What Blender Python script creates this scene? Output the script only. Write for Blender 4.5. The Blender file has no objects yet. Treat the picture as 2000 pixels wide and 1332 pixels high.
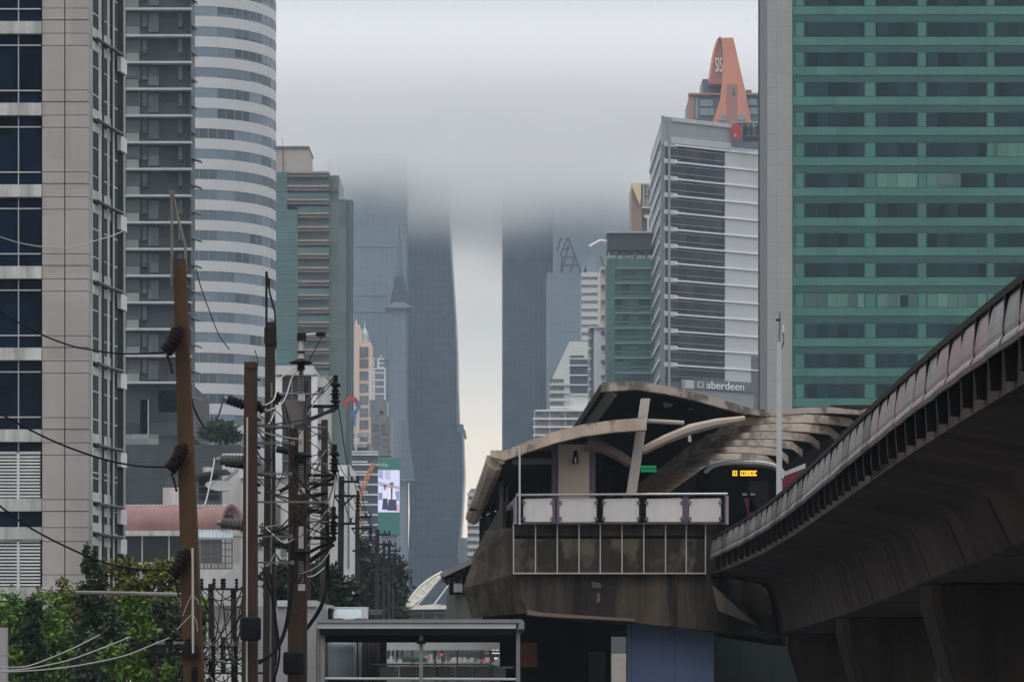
import bpy, math, random
from mathutils import Vector
random.seed(7)
S = bpy.context.scene
COL = S.collection
R = math.radians

# ------------------------------------------------------------------ camera, world, sun, exposure
F, HY, CAMZ = 5556.0, 1330.0, 7.0          # focal length in photo pixels, horizon row, eye height
cd = bpy.data.cameras.new('camera'); cam = bpy.data.objects.new('camera', cd); COL.objects.link(cam)
cd.lens, cd.sensor_width, cd.sensor_fit = F * 36 / 2000, 36, 'HORIZONTAL'
cd.shift_y = (HY - 666) / 2000
cd.clip_start, cd.clip_end = 0.5, 20000
cam.location = (0, 0, CAMZ); cam.rotation_euler = (R(90), 0, 0)
S.camera = cam
S.view_settings.view_transform = 'Standard'; S.view_settings.look = 'None'
S.view_settings.exposure = 0; S.view_settings.gamma = 1
S.cycles.volume_bounces = 6
S.cycles.max_bounces = 10
S.cycles.volume_step_rate = 0.6
S.cycles.volume_max_steps = 256

W = bpy.data.worlds.new('World'); S.world = W; W.use_nodes = True
nt = W.node_tree; N = nt.nodes; L = nt.links
bg = N['Background']
sky = N.new('ShaderNodeTexSky'); sky.sky_type = 'NISHITA'; sky.sun_disc = False
SUN_EL, SUN_AZ = R(62), R(200)
sky.sun_elevation, sky.sun_rotation = SUN_EL, SUN_AZ
tc = N.new('ShaderNodeTexCoord'); sp = N.new('ShaderNodeSeparateXYZ'); L.new(tc.outputs['Generated'], sp.inputs[0])
rp = N.new('ShaderNodeValToRGB'); L.new(sp.outputs['Z'], rp.inputs[0])
stops = [(0.0, (.60, .545, .455)), (.055, (.735, .645, .525)), (.085, (.68, .61, .51)), (.105, (.54, .515, .47)), (.13, (.40, .40, .395)),
         (.16, (.33, .335, .35)), (.195, (.38, .385, .395)), (.235, (.37, .375, .385)), (.27, (.41, .415, .425)), (.45, (.76, .775, .79)), (1.0, (1.3, 1.3, 1.3))]
while len(rp.color_ramp.elements) < len(stops): rp.color_ramp.elements.new(.5)
for e, (p, c) in zip(rp.color_ramp.elements, stops): e.position = p; e.color = (*c, 1)
mul = N.new('ShaderNodeVectorMath'); mul.operation = 'SCALE'; mul.inputs[3].default_value = 15.2
L.new(rp.outputs[0], mul.inputs[0])
# unseen low sky behind the camera, dimmed on purpose to darken piers and undersides
def mr(src, a, b, lo, hi):
    q = N.new('ShaderNodeMapRange'); q.interpolation_type = 'SMOOTHSTEP'; L.new(src, q.inputs[0])
    for i, v in enumerate((a, b, lo, hi)): q.inputs[i + 1].default_value = v
    return q.outputs[0]
back = mr(sp.outputs['Y'], .45, -.05, 0, 1); low = mr(sp.outputs['Z'], .04, .62, 1, 0)
bl = N.new('ShaderNodeMath'); bl.operation = 'MULTIPLY'; L.new(back, bl.inputs[0]); L.new(low, bl.inputs[1])
dk = mr(bl.outputs[0], 0, 1, 1, .42)
sc2 = N.new('ShaderNodeVectorMath'); sc2.operation = 'SCALE'; L.new(mul.outputs[0], sc2.inputs[0]); L.new(dk, sc2.inputs[3])
mx = N.new('ShaderNodeMix'); mx.data_type = 'RGBA'; mx.inputs[0].default_value = .97
L.new(sky.outputs[0], mx.inputs[6]); L.new(sc2.outputs[0], mx.inputs[7]); L.new(mx.outputs[2], bg.inputs[0])
bg.inputs[1].default_value = 0.1

sl = bpy.data.lights.new('sun', 'SUN'); sun = bpy.data.objects.new('sun', sl); COL.objects.link(sun)
sl.energy, sl.angle, sl.color = 0.7, R(25), (1, .97, .93)
sun.rotation_euler = Vector((math.sin(SUN_AZ) * math.cos(SUN_EL), math.cos(SUN_AZ) * math.cos(SUN_EL), math.sin(SUN_EL))).to_track_quat('Z', 'Y').to_euler()

# ------------------------------------------------------------------ helpers
def P(px, py, Y): return Vector(((px - 1000) * Y / F, Y, CAMZ - (py - HY) * Y / F))
def X(px, Y): return (px - 1000) * Y / F
def Z(py, Y): return CAMZ - (py - HY) * Y / F

class MB:
    def __init__(s): s.v = []; s.f = []
    def quad(s, a, b, c, d): n = len(s.v); s.v += [Vector(p) for p in (a, b, c, d)]; s.f.append((n, n + 1, n + 2, n + 3)); return s
    def box(s, x0, x1, y0, y1, z0, z1):
        n = len(s.v)
        s.v += [Vector(p) for p in ((x0, y0, z0), (x1, y0, z0), (x1, y1, z0), (x0, y1, z0), (x0, y0, z1), (x1, y0, z1), (x1, y1, z1), (x0, y1, z1))]
        s.f += [tuple(n + i for i in q) for q in ((0, 1, 5, 4), (1, 2, 6, 5), (2, 3, 7, 6), (3, 0, 4, 7), (4, 5, 6, 7), (3, 2, 1, 0))]
        return s
    def pbox(s, x0, y0, x1, y1, Y, d):          # photo rectangle seen at depth Y, d metres deep
        return s.box(X(x0, Y), X(x1, Y), Y, Y + d, Z(y1, Y), Z(y0, Y))
    def poly(s, pts, Y, d):                      # photo outline at depth Y, extruded d metres away
        s.prism([(X(a, Y), Z(b, Y)) for a, b in pts], Y, Y + d); return s
    def prism(s, xz, y0, y1):
        n = len(s.v); k = len(xz)
        s.v += [Vector((a, y0, b)) for a, b in xz] + [Vector((a, y1, b)) for a, b in xz]
        s.f.append(tuple(range(n, n + k))); s.f.append(tuple(range(n + 2 * k - 1, n + k - 1, -1)))
        for i in range(k): j = (i + 1) % k; s.f.append((n + i, n + k + i, n + k + j, n + j))
        return s
    def plan(s, xy, z0, z1):
        n = len(s.v); k = len(xy)
        s.v += [Vector((a, b, z0)) for a, b in xy] + [Vector((a, b, z1)) for a, b in xy]
        s.f.append(tuple(range(n + k - 1, n - 1, -1))); s.f.append(tuple(range(n + k, n + 2 * k)))
        for i in range(k): j = (i + 1) % k; s.f.append((n + i, n + j, n + k + j, n + k + i))
        return s
    def slab(s, a, b, z0, z1, t):                # upright plate between two plan points, t metres thick
        a, b = Vector(a[:2]), Vector(b[:2]); d = (b - a).normalized(); q = Vector((-d.y, d.x)) * t
        return s.plan([a, b, b + q, a + q], z0, z1)
    def tube(s, pts, r, n=8, cap=True):
        pts = [Vector(p) for p in pts]; rs = r if isinstance(r, (list, tuple)) else [r] * len(pts)
        base = len(s.v); up = Vector((0, 0, 1))
        for i, p in enumerate(pts):
            d = (pts[min(i + 1, len(pts) - 1)] - pts[max(i - 1, 0)]).normalized()
            a = d.cross(up)
            if a.length < 1e-3: a = d.cross(Vector((0, 1, 0)))
            a.normalize(); b = a.cross(d)
            for k in range(n):
                t = 2 * math.pi * (k + .5) / n
                s.v.append(p + (a * math.cos(t) + b * math.sin(t)) * rs[i])
        for i in range(len(pts) - 1):
            for k in range(n):
                s.f.append((base + i * n + k, base + i * n + (k + 1) % n, base + (i + 1) * n + (k + 1) % n, base + (i + 1) * n + k))
        if cap:
            s.f.append(tuple(base + k for k in range(n))); m = base + (len(pts) - 1) * n
            s.f.append(tuple(m + k for k in reversed(range(n))))
        return s
    def ptube(s, pts, r, n=8): return s.tube([P(*p) for p in pts], r, n)
    def ribs(s, pts, r0, r1, step, n=10):        # ribbed insulator along a path
        pts = [Vector(p) for p in pts]; out = []; rs = []; tog = 0
        for a, b in zip(pts[:-1], pts[1:]):
            k = max(2, int((b - a).length / step)); k += k % 2
            for i in range(k):
                out.append(a.lerp(b, i / k)); rs.append(r1 if (i % 2) else r0)
        out.append(pts[-1]); rs.append(r0)
        return s.tube(out, rs, n)
    def sweep(s, secs):                          # list of equal-length closed sections (3D points)
        n = len(s.v); k = len(secs[0])
        for c in secs: s.v += [Vector(p) for p in c]
        for i in range(len(secs) - 1):
            for j in range(k):
                q = (j + 1) % k
                s.f.append((n + i * k + j, n + i * k + q, n + (i + 1) * k + q, n + (i + 1) * k + j))
        s.f.append(tuple(n + j for j in reversed(range(k)))); m = n + (len(secs) - 1) * k
        s.f.append(tuple(m + j for j in range(k)))
        return s
    def build(s, name, m, parent=None, smooth=False, base=None):
        if parent is not None: b = Vector(parent['_base'])
        elif base is not None: b = Vector(base)
        else:
            xs = [p.x for p in s.v]; ys = [p.y for p in s.v]; zs = [p.z for p in s.v]
            b = Vector(((min(xs) + max(xs)) / 2, (min(ys) + max(ys)) / 2, min(zs)))
        me = bpy.data.meshes.new(name); me.from_pydata([p - b for p in s.v], [], s.f)
        import bmesh
        bm = bmesh.new(); bm.from_mesh(me); bmesh.ops.recalc_face_normals(bm, faces=bm.faces); bm.to_mesh(me); bm.free()
        if smooth:
            for p in me.polygons: p.use_smooth = True
            try: me.set_sharp_from_angle(angle=R(40))
            except Exception: pass
        me.materials.append(m)
        o = bpy.data.objects.new(name, me); COL.objects.link(o)
        o['_base'] = list(b)
        if parent is None: o.location = b
        else: o.parent = parent
        return o

def tag(o, label, cat, group=None, kind=None):
    if label: o['label'] = label
    if cat: o['category'] = cat
    if group: o['group'] = group
    if kind: o['kind'] = kind
    return o
def thing(name, label, cat, base, group=None):
    o = bpy.data.objects.new(name, None); COL.objects.link(o); o.location = base; o['_base'] = list(base); o.empty_display_size = .3
    return tag(o, label, cat, group)
def struct(o): o['kind'] = 'structure'; return o
def box(x0, y0, x1, y1, Y, d): return MB().pbox(x0, y0, x1, y1, Y, d)

# ------------------------------------------------------------------ materials
def mat(name, col, rough=.65, metal=0, noise=None, streak=None, grid=None, cell=None, emit=None, spec=.5, bump=None, patch=None):
    m = bpy.data.materials.new(name); m.use_nodes = True
    t = m.node_tree; n = t.nodes; l = t.links; b = n['Principled BSDF']
    b.inputs['Roughness'].default_value = rough; b.inputs['Metallic'].default_value = metal
    b.inputs['Specular IOR Level'].default_value = spec
    b.inputs['Base Color'].default_value = (*col, 1)
    co = n.new('ShaderNodeTexCoord').outputs['Object']
    cur = n.new('ShaderNodeRGB'); cur.outputs[0].default_value = (*col, 1); cur = cur.outputs[0]
    def scale(fac):
        nonlocal cur
        v = n.new('ShaderNodeVectorMath'); v.operation = 'SCALE'; l.new(cur, v.inputs[0]); l.new(fac, v.inputs[3]); cur = v.outputs[0]
    def remap(src, a, c, lo, hi):
        q = n.new('ShaderNodeMapRange'); l.new(src, q.inputs[0])
        for i, x in enumerate((a, c, lo, hi)): q.inputs[i + 1].default_value = x
        return q.outputs[0]
    def math_(op, a, c=None):
        q = n.new('ShaderNodeMath'); q.operation = op
        if isinstance(a, (int, float)): q.inputs[0].default_value = a
        else: l.new(a, q.inputs[0])
        if c is not None:
            if isinstance(c, (int, float)): q.inputs[1].default_value = c
            else: l.new(c, q.inputs[1])
        return q.outputs[0]
    def nz(sc, mapping=None, det=5):
        src = co
        if mapping:
            q = n.new('ShaderNodeMapping'); q.inputs['Scale'].default_value = mapping; l.new(co, q.inputs[0]); src = q.outputs[0]
        x = n.new('ShaderNodeTexNoise'); x.inputs['Scale'].default_value = sc; x.inputs['Detail'].default_value = det; x.inputs['Roughness'].default_value = .62
        l.new(src, x.inputs['Vector']); return x.outputs['Fac']
    if noise: scale(remap(nz(noise[0]), .3, .7, 1 - noise[1], 1 + noise[1]))
    if streak: scale(remap(nz(streak[0], streak[2] if len(streak) > 2 else (1, 1, .07)), .38, .62, 1 - streak[1], 1 + streak[1] * .35))
    if patch:                                    # second colour in worn patches
        q = n.new('ShaderNodeMix'); q.data_type = 'RGBA'
        f = remap(nz(patch[0], (1, 1, patch[3] if len(patch) > 3 else .35)), patch[2] - .05, patch[2] + .05, 0, 1); l.new(f, q.inputs[0]); l.new(cur, q.inputs[6]); q.inputs[7].default_value = (*patch[1], 1); cur = q.outputs[2]
    sx = None
    if grid or cell:
        sx = n.new('ShaderNodeSeparateXYZ'); l.new(co, sx.inputs[0])
        xy = math_('ADD', sx.outputs[0], sx.outputs[1])
    if cell:
        w, h, amt = cell[:3]
        cx = n.new('ShaderNodeCombineXYZ')
        l.new(math_('FLOOR', math_('DIVIDE', xy, w)), cx.inputs[0]); l.new(math_('FLOOR', math_('DIVIDE', math_('ADD', sx.outputs[2], .37), h)), cx.inputs[2])
        wn = n.new('ShaderNodeTexWhiteNoise'); l.new(cx.outputs[0], wn.inputs[0])
        scale(remap(math_('POWER', wn.outputs['Value'], cell[3] if len(cell) > 3 else 1), 0, 1, 1 - amt, 1 + amt * (cell[4] if len(cell) > 4 else 1)))
    if grid:
        w, h, th, dk = grid
        a = math_('LESS_THAN', math_('FRACT', math_('DIVIDE', math_('ADD', xy, 500 * w), w)), th / w)
        c = math_('LESS_THAN', math_('FRACT', math_('DIVIDE', sx.outputs[2], h)), th / h)
        scale(remap(math_('MAXIMUM', a, c), 0, 1, 1, dk))
    l.new(cur, b.inputs['Base Color'])
    if bump:
        q = n.new('ShaderNodeBump'); q.inputs['Strength'].default_value = bump[1]; q.inputs['Distance'].default_value = .05
        l.new(nz(bump[0]), q.inputs['Height']); l.new(q.outputs[0], b.inputs['Normal'])
    if emit:
        b.inputs['Emission Color'].default_value = (*emit[0], 1); b.inputs['Emission Strength'].default_value = emit[1]
    return m

M = {}
M['white'] = mat('white paint', (.68, .68, .69), .6, noise=(.8, .06), streak=(.6, .10))
M['white_tile'] = mat('white cladding', (.56, .57, .585), .5, grid=(1.6, 40, .05, .84), noise=(.3, .04))
M['white_dirty'] = mat('weathered white paint', (.55, .55, .54), .7, noise=(1.2, .12), streak=(1.5, .35))
M['stone'] = mat('grey stone tile', (.38, .355, .345), .55, noise=(.25, .07), streak=(.35, .10), cell=(1.1, 1.3, .06))
M['joint'] = mat('dark joint', (.05, .047, .045), .8)
M['blue_glass'] = mat('dark blue glass', (.004, .012, .028), .08, noise=(.25, .5), cell=(1.13, 1.9, .45), spec=.1)
M['alu'] = mat('aluminium', (.52, .54, .55), .4, metal=.3, noise=(2, .08))
M['alu_dark'] = mat('dark frames', (.045, .05, .052), .5)
M['bay_glass'] = mat('green grey glass', (.018, .024, .023), .35, noise=(.4, .4), cell=(.9, 3.7, .5), spec=.06)
M['flank'] = mat('grey green flank', (.028, .033, .03), .8, spec=.05, grid=(50, 1.9, .06, .5))
M['char'] = mat('charcoal curtain wall', (.058, .063, .070), .4, noise=(.12, .12), cell=(2.6, 3.19, .3), spec=.15)
M['char2'] = mat('lighter charcoal panel', (.105, .112, .118), .3, noise=(.3, .15), cell=(1.4, 3.19, .3))
M['pale_glass'] = mat('pale balcony glass', (.21, .24, .235), .25, cell=(2, 3.19, .25))
M['slab'] = mat('pale slab edge', (.46, .47, .48), .6, noise=(1, .1))
M['dark_clad'] = mat('dark slate cladding', (.052, .058, .063), .6, grid=(60, 2.0, .07, .45), noise=(.25, .18), streak=(.3, .2))
M['cyl_glass'] = mat('grey blue tower glass', (.15, .195, .24), .15, cell=(4.2, 3.58, .55, 1.2), noise=(.08, .12))
M['teal_glass'] = mat('teal glass', (.085, .165, .16), .3, grid=(60, 1.7, .16, .6), noise=(.06, .12), cell=(6, 3.4, .12))
M['olive_glass'] = mat('grey green glass', (.105, .14, .12), .35, cell=(2.2, 3.4, .18), noise=(.1, .1))
M['brown_band'] = mat('brown stone band', (.135, .105, .092), .7, noise=(.5, .15))
M['beige_band'] = mat('beige stone band', (.29, .25, .215), .7, noise=(.8, .12))
M['beige'] = mat('beige render', (.40, .36, .32), .75, noise=(.4, .06), streak=(.3, .1))
M['cream'] = mat('cream render', (.72, .55, .46), .7, noise=(.2, .05))
M['mint'] = mat('mint dome', (.45, .62, .58), .6)
M['grey_win'] = mat('hazy window glass', (.20, .205, .22), .2, cell=(1.6, 3, .3))
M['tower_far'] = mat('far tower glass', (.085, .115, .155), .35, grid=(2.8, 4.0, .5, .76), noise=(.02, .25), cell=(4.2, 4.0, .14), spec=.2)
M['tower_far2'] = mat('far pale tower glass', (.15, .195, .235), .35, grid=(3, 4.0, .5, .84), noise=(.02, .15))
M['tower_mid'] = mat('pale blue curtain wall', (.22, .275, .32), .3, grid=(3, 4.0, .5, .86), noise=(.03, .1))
M['steel_far'] = mat('steel lattice', (.06, .075, .085), .6)
M['navy'] = mat('navy glass', (.07, .08, .105), .25, cell=(3, 3.4, .2))
M['orange_crane'] = mat('orange crane paint', (.62, .27, .13), .6)
M['screen_green'] = mat('green billboard', (.06, .24, .20), .5, noise=(.2, .08))
M['green_glass'] = mat('green glass curtain wall', (.028, .128, .102), .4, grid=(2.62, 1.956, .06, .6), noise=(.05, .2), spec=.4)  # broad colour noise stands in for uneven reflections
M['green_lite'] = mat('pale green spandrel glass', (.056, .188, .152), .4, grid=(1.31, 60, .05, .72), noise=(.06, .16), cell=(2.62, 3.9, .12))
M['green_dark'] = mat('dark green spandrel glass', (.024, .092, .078), .4, grid=(1.31, 60, .05, .72), noise=(.06, .16), cell=(2.62, 3.9, .10))
M['green_win'] = mat('dark office window', (.014, .038, .042), .1, cell=(1.3, 3.9, .5), grid=(1.31, 60, .06, 1.4), spec=.12)
M['green_win_lit'] = mat('curtained and lit office window', (.085, .20, .16), .3, cell=(1.3, 3.9, .45), grid=(1.31, 60, .07, .45))
M['stone_pale'] = mat('pale stone cladding', (.33, .325, .325), .6, grid=(1.8, 2.0, .05, .75), noise=(.2, .06))
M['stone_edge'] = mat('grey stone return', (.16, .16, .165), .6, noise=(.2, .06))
M['edge_dark'] = mat('dark recess', (.02, .022, .024), .7)
M['ab_glass'] = mat('smoked glass strip', (.04, .043, .055), .12, cell=(2.4, 3.5, .5), noise=(.15, .3), spec=.35)
M['ab_grey'] = mat('grey metal panel', (.28, .29, .295), .45, noise=(.3, .06), grid=(4.5, 3.5, .08, .85))
M['ab_white'] = mat('pale grey panel', (.52, .53, .54), .5, grid=(3.2, 60, .06, .94), noise=(.2, .04))
M['ab_side'] = mat('grey side panel', (.24, .255, .265), .4, noise=(.2, .1))
M['ab_dark'] = mat('dark grey cladding', (.13, .137, .145), .5, noise=(.2, .08))
M['sign_white'] = mat('white letters', (.85, .85, .85), .5)
M['red_logo'] = mat('red sign', (.42, .03, .035), .5)
M['blue_logo'] = mat('blue sign', (.06, .17, .42), .5)
M['orange_tower'] = mat('salmon orange render', (.62, .235, .15), .7, noise=(.1, .07), streak=(.12, .12))
M['orange_tower2'] = mat('dark salmon recess', (.36, .17, .13), .7)
M['blue_far'] = mat('blue grey roof block', (.10, .125, .15), .5)
M['tan'] = mat('tan render', (.30, .22, .15), .7, streak=(.3, .15))
M['gold'] = mat('pale gold panel', (.72, .55, .34), .5)
M['mid_green'] = mat('sea green glass', (.075, .165, .138), .3, cell=(2.4, 3.5, .15), noise=(.1, .1))
M['mid_green_d'] = mat('dark sea green window', (.035, .09, .09), .2, cell=(1.7, 3.5, .7))
M['dark_panel'] = mat('dark canopy panel', (.05, .054, .066), .5)
M['red_roof'] = mat('faded red metal roof', (.215, .10, .092), .55, streak=(.6, .15), noise=(.5, .12), grid=(.8, 90, .05, .85))
M['render'] = mat('off white render', (.56, .55, .54), .75, noise=(.3, .06), streak=(.5, .18))
M['grey_render'] = mat('grey render', (.34, .33, .345), .7, noise=(.4, .06), streak=(.7, .12), grid=(60, .62, .02, .75))
M['shed_dark'] = mat('dark sheet metal', (.03, .032, .034), .6)
M['dish'] = mat('dull dish mesh', (.19, .19, .19), .6)
M['pole1'] = mat('brown stained concrete pole', (.075, .042, .022), .85, noise=(2, .16), streak=(5, .18), spec=.2, bump=(30, .2))
M['pole2'] = mat('dark brown concrete pole', (.052, .031, .020), .85, noise=(2, .16), streak=(5, .18), spec=.2)
M['pole3'] = mat('dark weathered concrete pole', (.033, .026, .021), .85, noise=(2, .2), streak=(5, .2), spec=.2)
M['pole_far'] = mat('grey brown concrete pole', (.036, .032, .028), .85, noise=(1, .2), spec=.2)
M['iron'] = mat('dark galvanised iron', (.013, .012, .012), .7, spec=.15)
M['galv'] = mat('galvanised steel', (.15, .145, .14), .5, metal=.3, noise=(6, .2))
M['porcelain'] = mat('dark red brown porcelain', (.010, .004, .004), .7, spec=.1)
M['poly_ins'] = mat('grey polymer insulator', (.075, .078, .075), .6, spec=.25)
M['black_ins'] = mat('black insulator', (.007, .007, .007), .6, spec=.15)
M['cable'] = mat('black cable', (.005, .005, .005), .7, spec=.12)
M['cable_pale'] = mat('bare aluminium conductor', (.36, .35, .33), .5, metal=.3)
M['pvc'] = mat('white conduit', (.45, .43, .41), .6)
M['black'] = mat('black plastic', (.006, .006, .008), .7, spec=.12)
M['conc'] = mat('stained concrete', (.070, .055, .042), .9, noise=(.6, .35), streak=(1.0, .7), bump=(6, .25), spec=.2, patch=(1.1, (.028, .023, .019), .56, .12))
M['conc_side'] = mat('mossy dark concrete', (.046, .037, .027), .9, noise=(1.3, .55), streak=(1.3, .7), bump=(6, .25), spec=.2)
M['conc_panel'] = mat('weathered concrete panel', (.040, .034, .027), .85, noise=(1.2, .25), streak=(1.2, .4), spec=.2, patch=(.9, (.115, .092, .068), .56, .6))
M['conc_lite'] = mat('lighter concrete', (.145, .122, .104), .85, noise=(1, .15), streak=(1.5, .25), spec=.2)
M['girder'] = mat('dark girder concrete', (.092, .074, .066), .9, noise=(.35, .25), streak=(.8, .3, (.15, 1, .15)), bump=(5, .2), spec=.1)
M['pier'] = mat('pier concrete', (.044, .036, .029), .9, noise=(.5, .25), streak=(1.0, .4), spec=.1)
M['barrier'] = mat('weathered metal barrier', (.23, .21, .215), .42, metal=.3, noise=(1.3, .16), streak=(2.5, .22))
M['rail_dark'] = mat('dark handrail', (.009, .008, .008), .7, spec=.15)
M['fascia'] = mat('tan painted fascia', (.50, .40, .32), .7, noise=(1.5, .14), streak=(2, .2), patch=(1.8, (.20, .155, .12), .60, .8))
M['fascia2'] = mat('stained grey fascia', (.40, .34, .295), .7, noise=(1.2, .16), patch=(1.0, (.13, .11, .095), .52, .8))
M['rib1'] = mat('pale stained roof rib', (.58, .49, .42), .7, noise=(1.2, .16), patch=(1.3, (.27, .225, .19), .53, .9))
M['rib2'] = mat('tan roof rib', (.62, .45, .32), .7, noise=(1.2, .12))
M['eave'] = mat('pale grey eave board', (.24, .235, .225), .6, noise=(1, .15))
M['soffit'] = mat('dark roof lining', (.022, .019, .017), .8, noise=(.6, .3), spec=.2)
M['arm'] = mat('tan steel arm', (.36, .295, .25), .6, noise=(2, .12))
M['arm_brown'] = mat('brown steel arm', (.17, .12, .095), .6)
M['column'] = mat('pale column paint', (.46, .41, .385), .6, noise=(1.5, .1))
M['pylon'] = mat('beige wall panel', (.47, .40, .33), .65, noise=(.8, .07))
M['purple'] = mat('faded purple panel', (.125, .085, .135), .6, noise=(1, .12))
M['purple_pale'] = mat('pale purple panel', (.30, .23, .29), .6, noise=(1, .12))
M['frost'] = mat('frosted glass panel', (.60, .565, .57), .35, noise=(.8, .06), streak=(1, .1))
M['steel'] = mat('stainless steel', (.55, .54, .54), .25, metal=.8)
M['black_int'] = mat('deep shade and dark parts', (.008, .008, .009), .9, spec=.1)
M['deck'] = mat('deck concrete', (.10, .095, .09), .9)
M['train_black'] = mat('black train glass and body shade', (.004, .0045, .006), .3, spec=.08)
M['train_white'] = mat('pale train paint', (.62, .62, .63), .35)
M['train_red'] = mat('red train paint', (.20, .016, .03), .4)
M['lamp_white'] = mat('headlight lens', (.5, .5, .5), .2)
M['led'] = mat('amber led', (.3, .1, .01), .5, emit=((1, .50, .03), 1.9))
M['exit_green'] = mat('green lit sign', (.01, .12, .05), .5, emit=((.02, .42, .17), .4))
M['roof_metal'] = mat('grey metal roof edge', (.27, .275, .285), .4, metal=.3, noise=(1, .1))
M['grey_post'] = mat('grey painted post', (.20, .195, .20), .55, noise=(2, .1))
M['corr'] = mat('pale blue corrugated sheet', (.33, .40, .43), .45, noise=(.8, .1), streak=(3, .15))
M['corr_white'] = mat('white corrugated sheet', (.62, .63, .63), .5, noise=(1.2, .08))
M['brown_grey'] = mat('brown grey cladding', (.13, .115, .11), .7, noise=(1, .1))
M['planter'] = mat('grey barrier panel', (.22, .22, .22), .7, noise=(1, .1))
M['green_awn'] = mat('green banner', (.035, .19, .105), .6)
M['pinkred'] = mat('red lamp', (.4, .02, .05), .5, emit=((1, .05, .12), .5))
M['blue_wall'] = mat('blue hoarding', (.10, .145, .26), .6, grid=(1.55, 60, .03, .6), noise=(.3, .1), streak=(.5, .1))
M['rust'] = mat('rust red panel', (.34, .10, .06), .7, noise=(1.5, .35))
M['arch_white'] = mat('cream white steel', (.84, .81, .74), .5, noise=(.6, .06), patch=(.35, (.45, .36, .24), .60, 1))
M['asphalt'] = mat('asphalt', (.05, .05, .05), .9, noise=(.5, .2))
M['ground'] = mat('ground', (.09, .085, .08), .95, noise=(.05, .2))
M['pave'] = mat('pavement', (.16, .155, .15), .9, grid=(.6, .6, .02, .7))
M['bark'] = mat('bark', (.05, .038, .028), .9)
def leafmat(name, c, var=.45):
    m = mat(name, c, .6, noise=(1.1, var), spec=.2, patch=(3.5, tuple(q * 1.7 for q in c), .60, 1))
    b = m.node_tree.nodes['Principled BSDF']
    return m
M['leaf_bright'] = leafmat('bright leaves', (.085, .155, .024), .55)
M['leaf_dark'] = leafmat('dark conifer leaves', (.026, .045, .014))
M['leaf_olive'] = leafmat('olive leaves', (.105, .115, .018))
M['leaf_mid'] = leafmat('mid green leaves', (.035, .065, .018))
M['leaf_far'] = leafmat('far dark leaves', (.034, .048, .024))

# ------------------------------------------------------------------ ground and streets
struct(MB().box(-1500, 1500, -400, 2400, -.5, 0).build('ground', M['ground']))
struct(MB().box(-9, 26, -60, 1500, 0, .004).build('road', M['asphalt']))
struct(MB().box(-14.5, -9, -60, 1500, 0, .14).build('pavement', M['pave']))
mk = MB()
for k in range(60): mk.box(3.9, 4.05, -40 + k * 12, -34 + k * 12, .004, .008)
struct(mk.build('lane_markings', M['white']))

# ------------------------------------------------------------------ left office building
Y = 130.
b = thing('office_building', 'grey stone office building with dark blue window bays and glazed corner', 'building', (X(40, Y), Y + 10, 0))
core = MB().plan([(X(-260, Y), Y + .6), (X(170, Y), Y + .6), (-19.3, Y + 1.2), (-18.75, 135.4), (-18.9, 137.2), (-23.0, 165), (X(-260, Y), 165)], 0, Z(-160, Y))
core.build('core', M['joint'], b)
top0 = -171.0
whites = [(-277 + 160.2 * k + 159, -252 + 160.2 * k + 159) for k in range(0, 8)]   # white spandrels, first two rows above the frame
whites = [(42 + 159.3 * k, 66 + 159.3 * k) for k in range(-1, 6)] + [(973, 998), (1029, 1053), (1146, 1172)]
for (a, c) in whites:
    box(-250, a, 81, c, Y - .05, .6).build('spandrel', M['white_dirty'], b)
def office_win(y0, y1, bars):
    w = box(-250, y0, 79.5, y1, Y + .25, .3).build('window', M['blue_glass'], b)
    f = MB()
    for x in (-200, -152, -105, -58, -11, 36): f.pbox(x - .9, y0, x + .9, y1, Y + .19, .06)
    for q in bars: f.pbox(-250, q - 1.2, 79.5, q + 1.2, Y + .17, .08)
    f.build('mullion', M['alu'], w)
for k in range(-1, 6):
    y0 = 66 + 159.3 * (k - 1); y1 = 42 + 159.3 * k
    office_win(y0, y1, (y0 + 23, y1 - 24))
office_win(862.5, 882, ()); office_win(998, 1029, ()); 
for (y0, y1) in ((882, 973), (1053, 1146)):
    lv = box(-250, y0, 79.5, y1, Y + .3, .25).build('louver_panel', M['edge_dark'], b)
    s = MB()
    n = 14
    for i in range(n):
        yy = y0 + 4 + (y1 - y0 - 8) * i / (n - 1)
        for (xa, xb) in ((-60, 33), (38, 78)):
            za, zb = Z(yy + 1.4, Y), Z(yy - 2.1, Y)
            s.prism([(X(xa, Y), za), (X(xb, Y), za), (X(xb, Y), zb), (X(xa, Y), zb)], Y + .08, Y + .2)
    s.pbox(33, y0, 38, y1, Y + .05, .2); s.pbox(-250, y0, 79.5, y0 + 3, Y + .05, .2)
    s.build('louver', M['white'], lv)
cl = MB()
ys = []
for k in range(-2, 7):
    for q in (16.5, 39, 65.5, 89.5): ys.append(q + 159.8 * k)
ys = [q for q in ys if q < 1000] + [1030, 1057, 1122, 1160, 1240]
for r in range(len(ys) - 1):
    a, c = ys[r] + .6, ys[r + 1] - .6
    for (xa, xb) in ((82.5, 125.5), (127.5, 171.5)): cl.pbox(xa, a, xb, c, Y - (.0 if r % 4 else .03), .4)
    cl.slab((X(172.3, Y), Y), (X(178.3, Y + .8), Y + .8), Z(c, Y), Z(a, Y), .3)
cl.build('stone_cladding', M['stone'], b)
box(80, 1152, 172, 1157, Y - .3, .5).build('ledge', M['slab'], b)
A = Vector((X(178.3, Y + .8), Y + .8)); B = Vector((X(229, 134.6), 134.6)); Cc = Vector((X(241, 135.6), 135.6)); D = Vector((X(245.5, 136.2), 136.2))
floors = [16.5 + 159.8 * k + 49 for k in range(-2, 6)] + [980, 1040, 1180]
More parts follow.
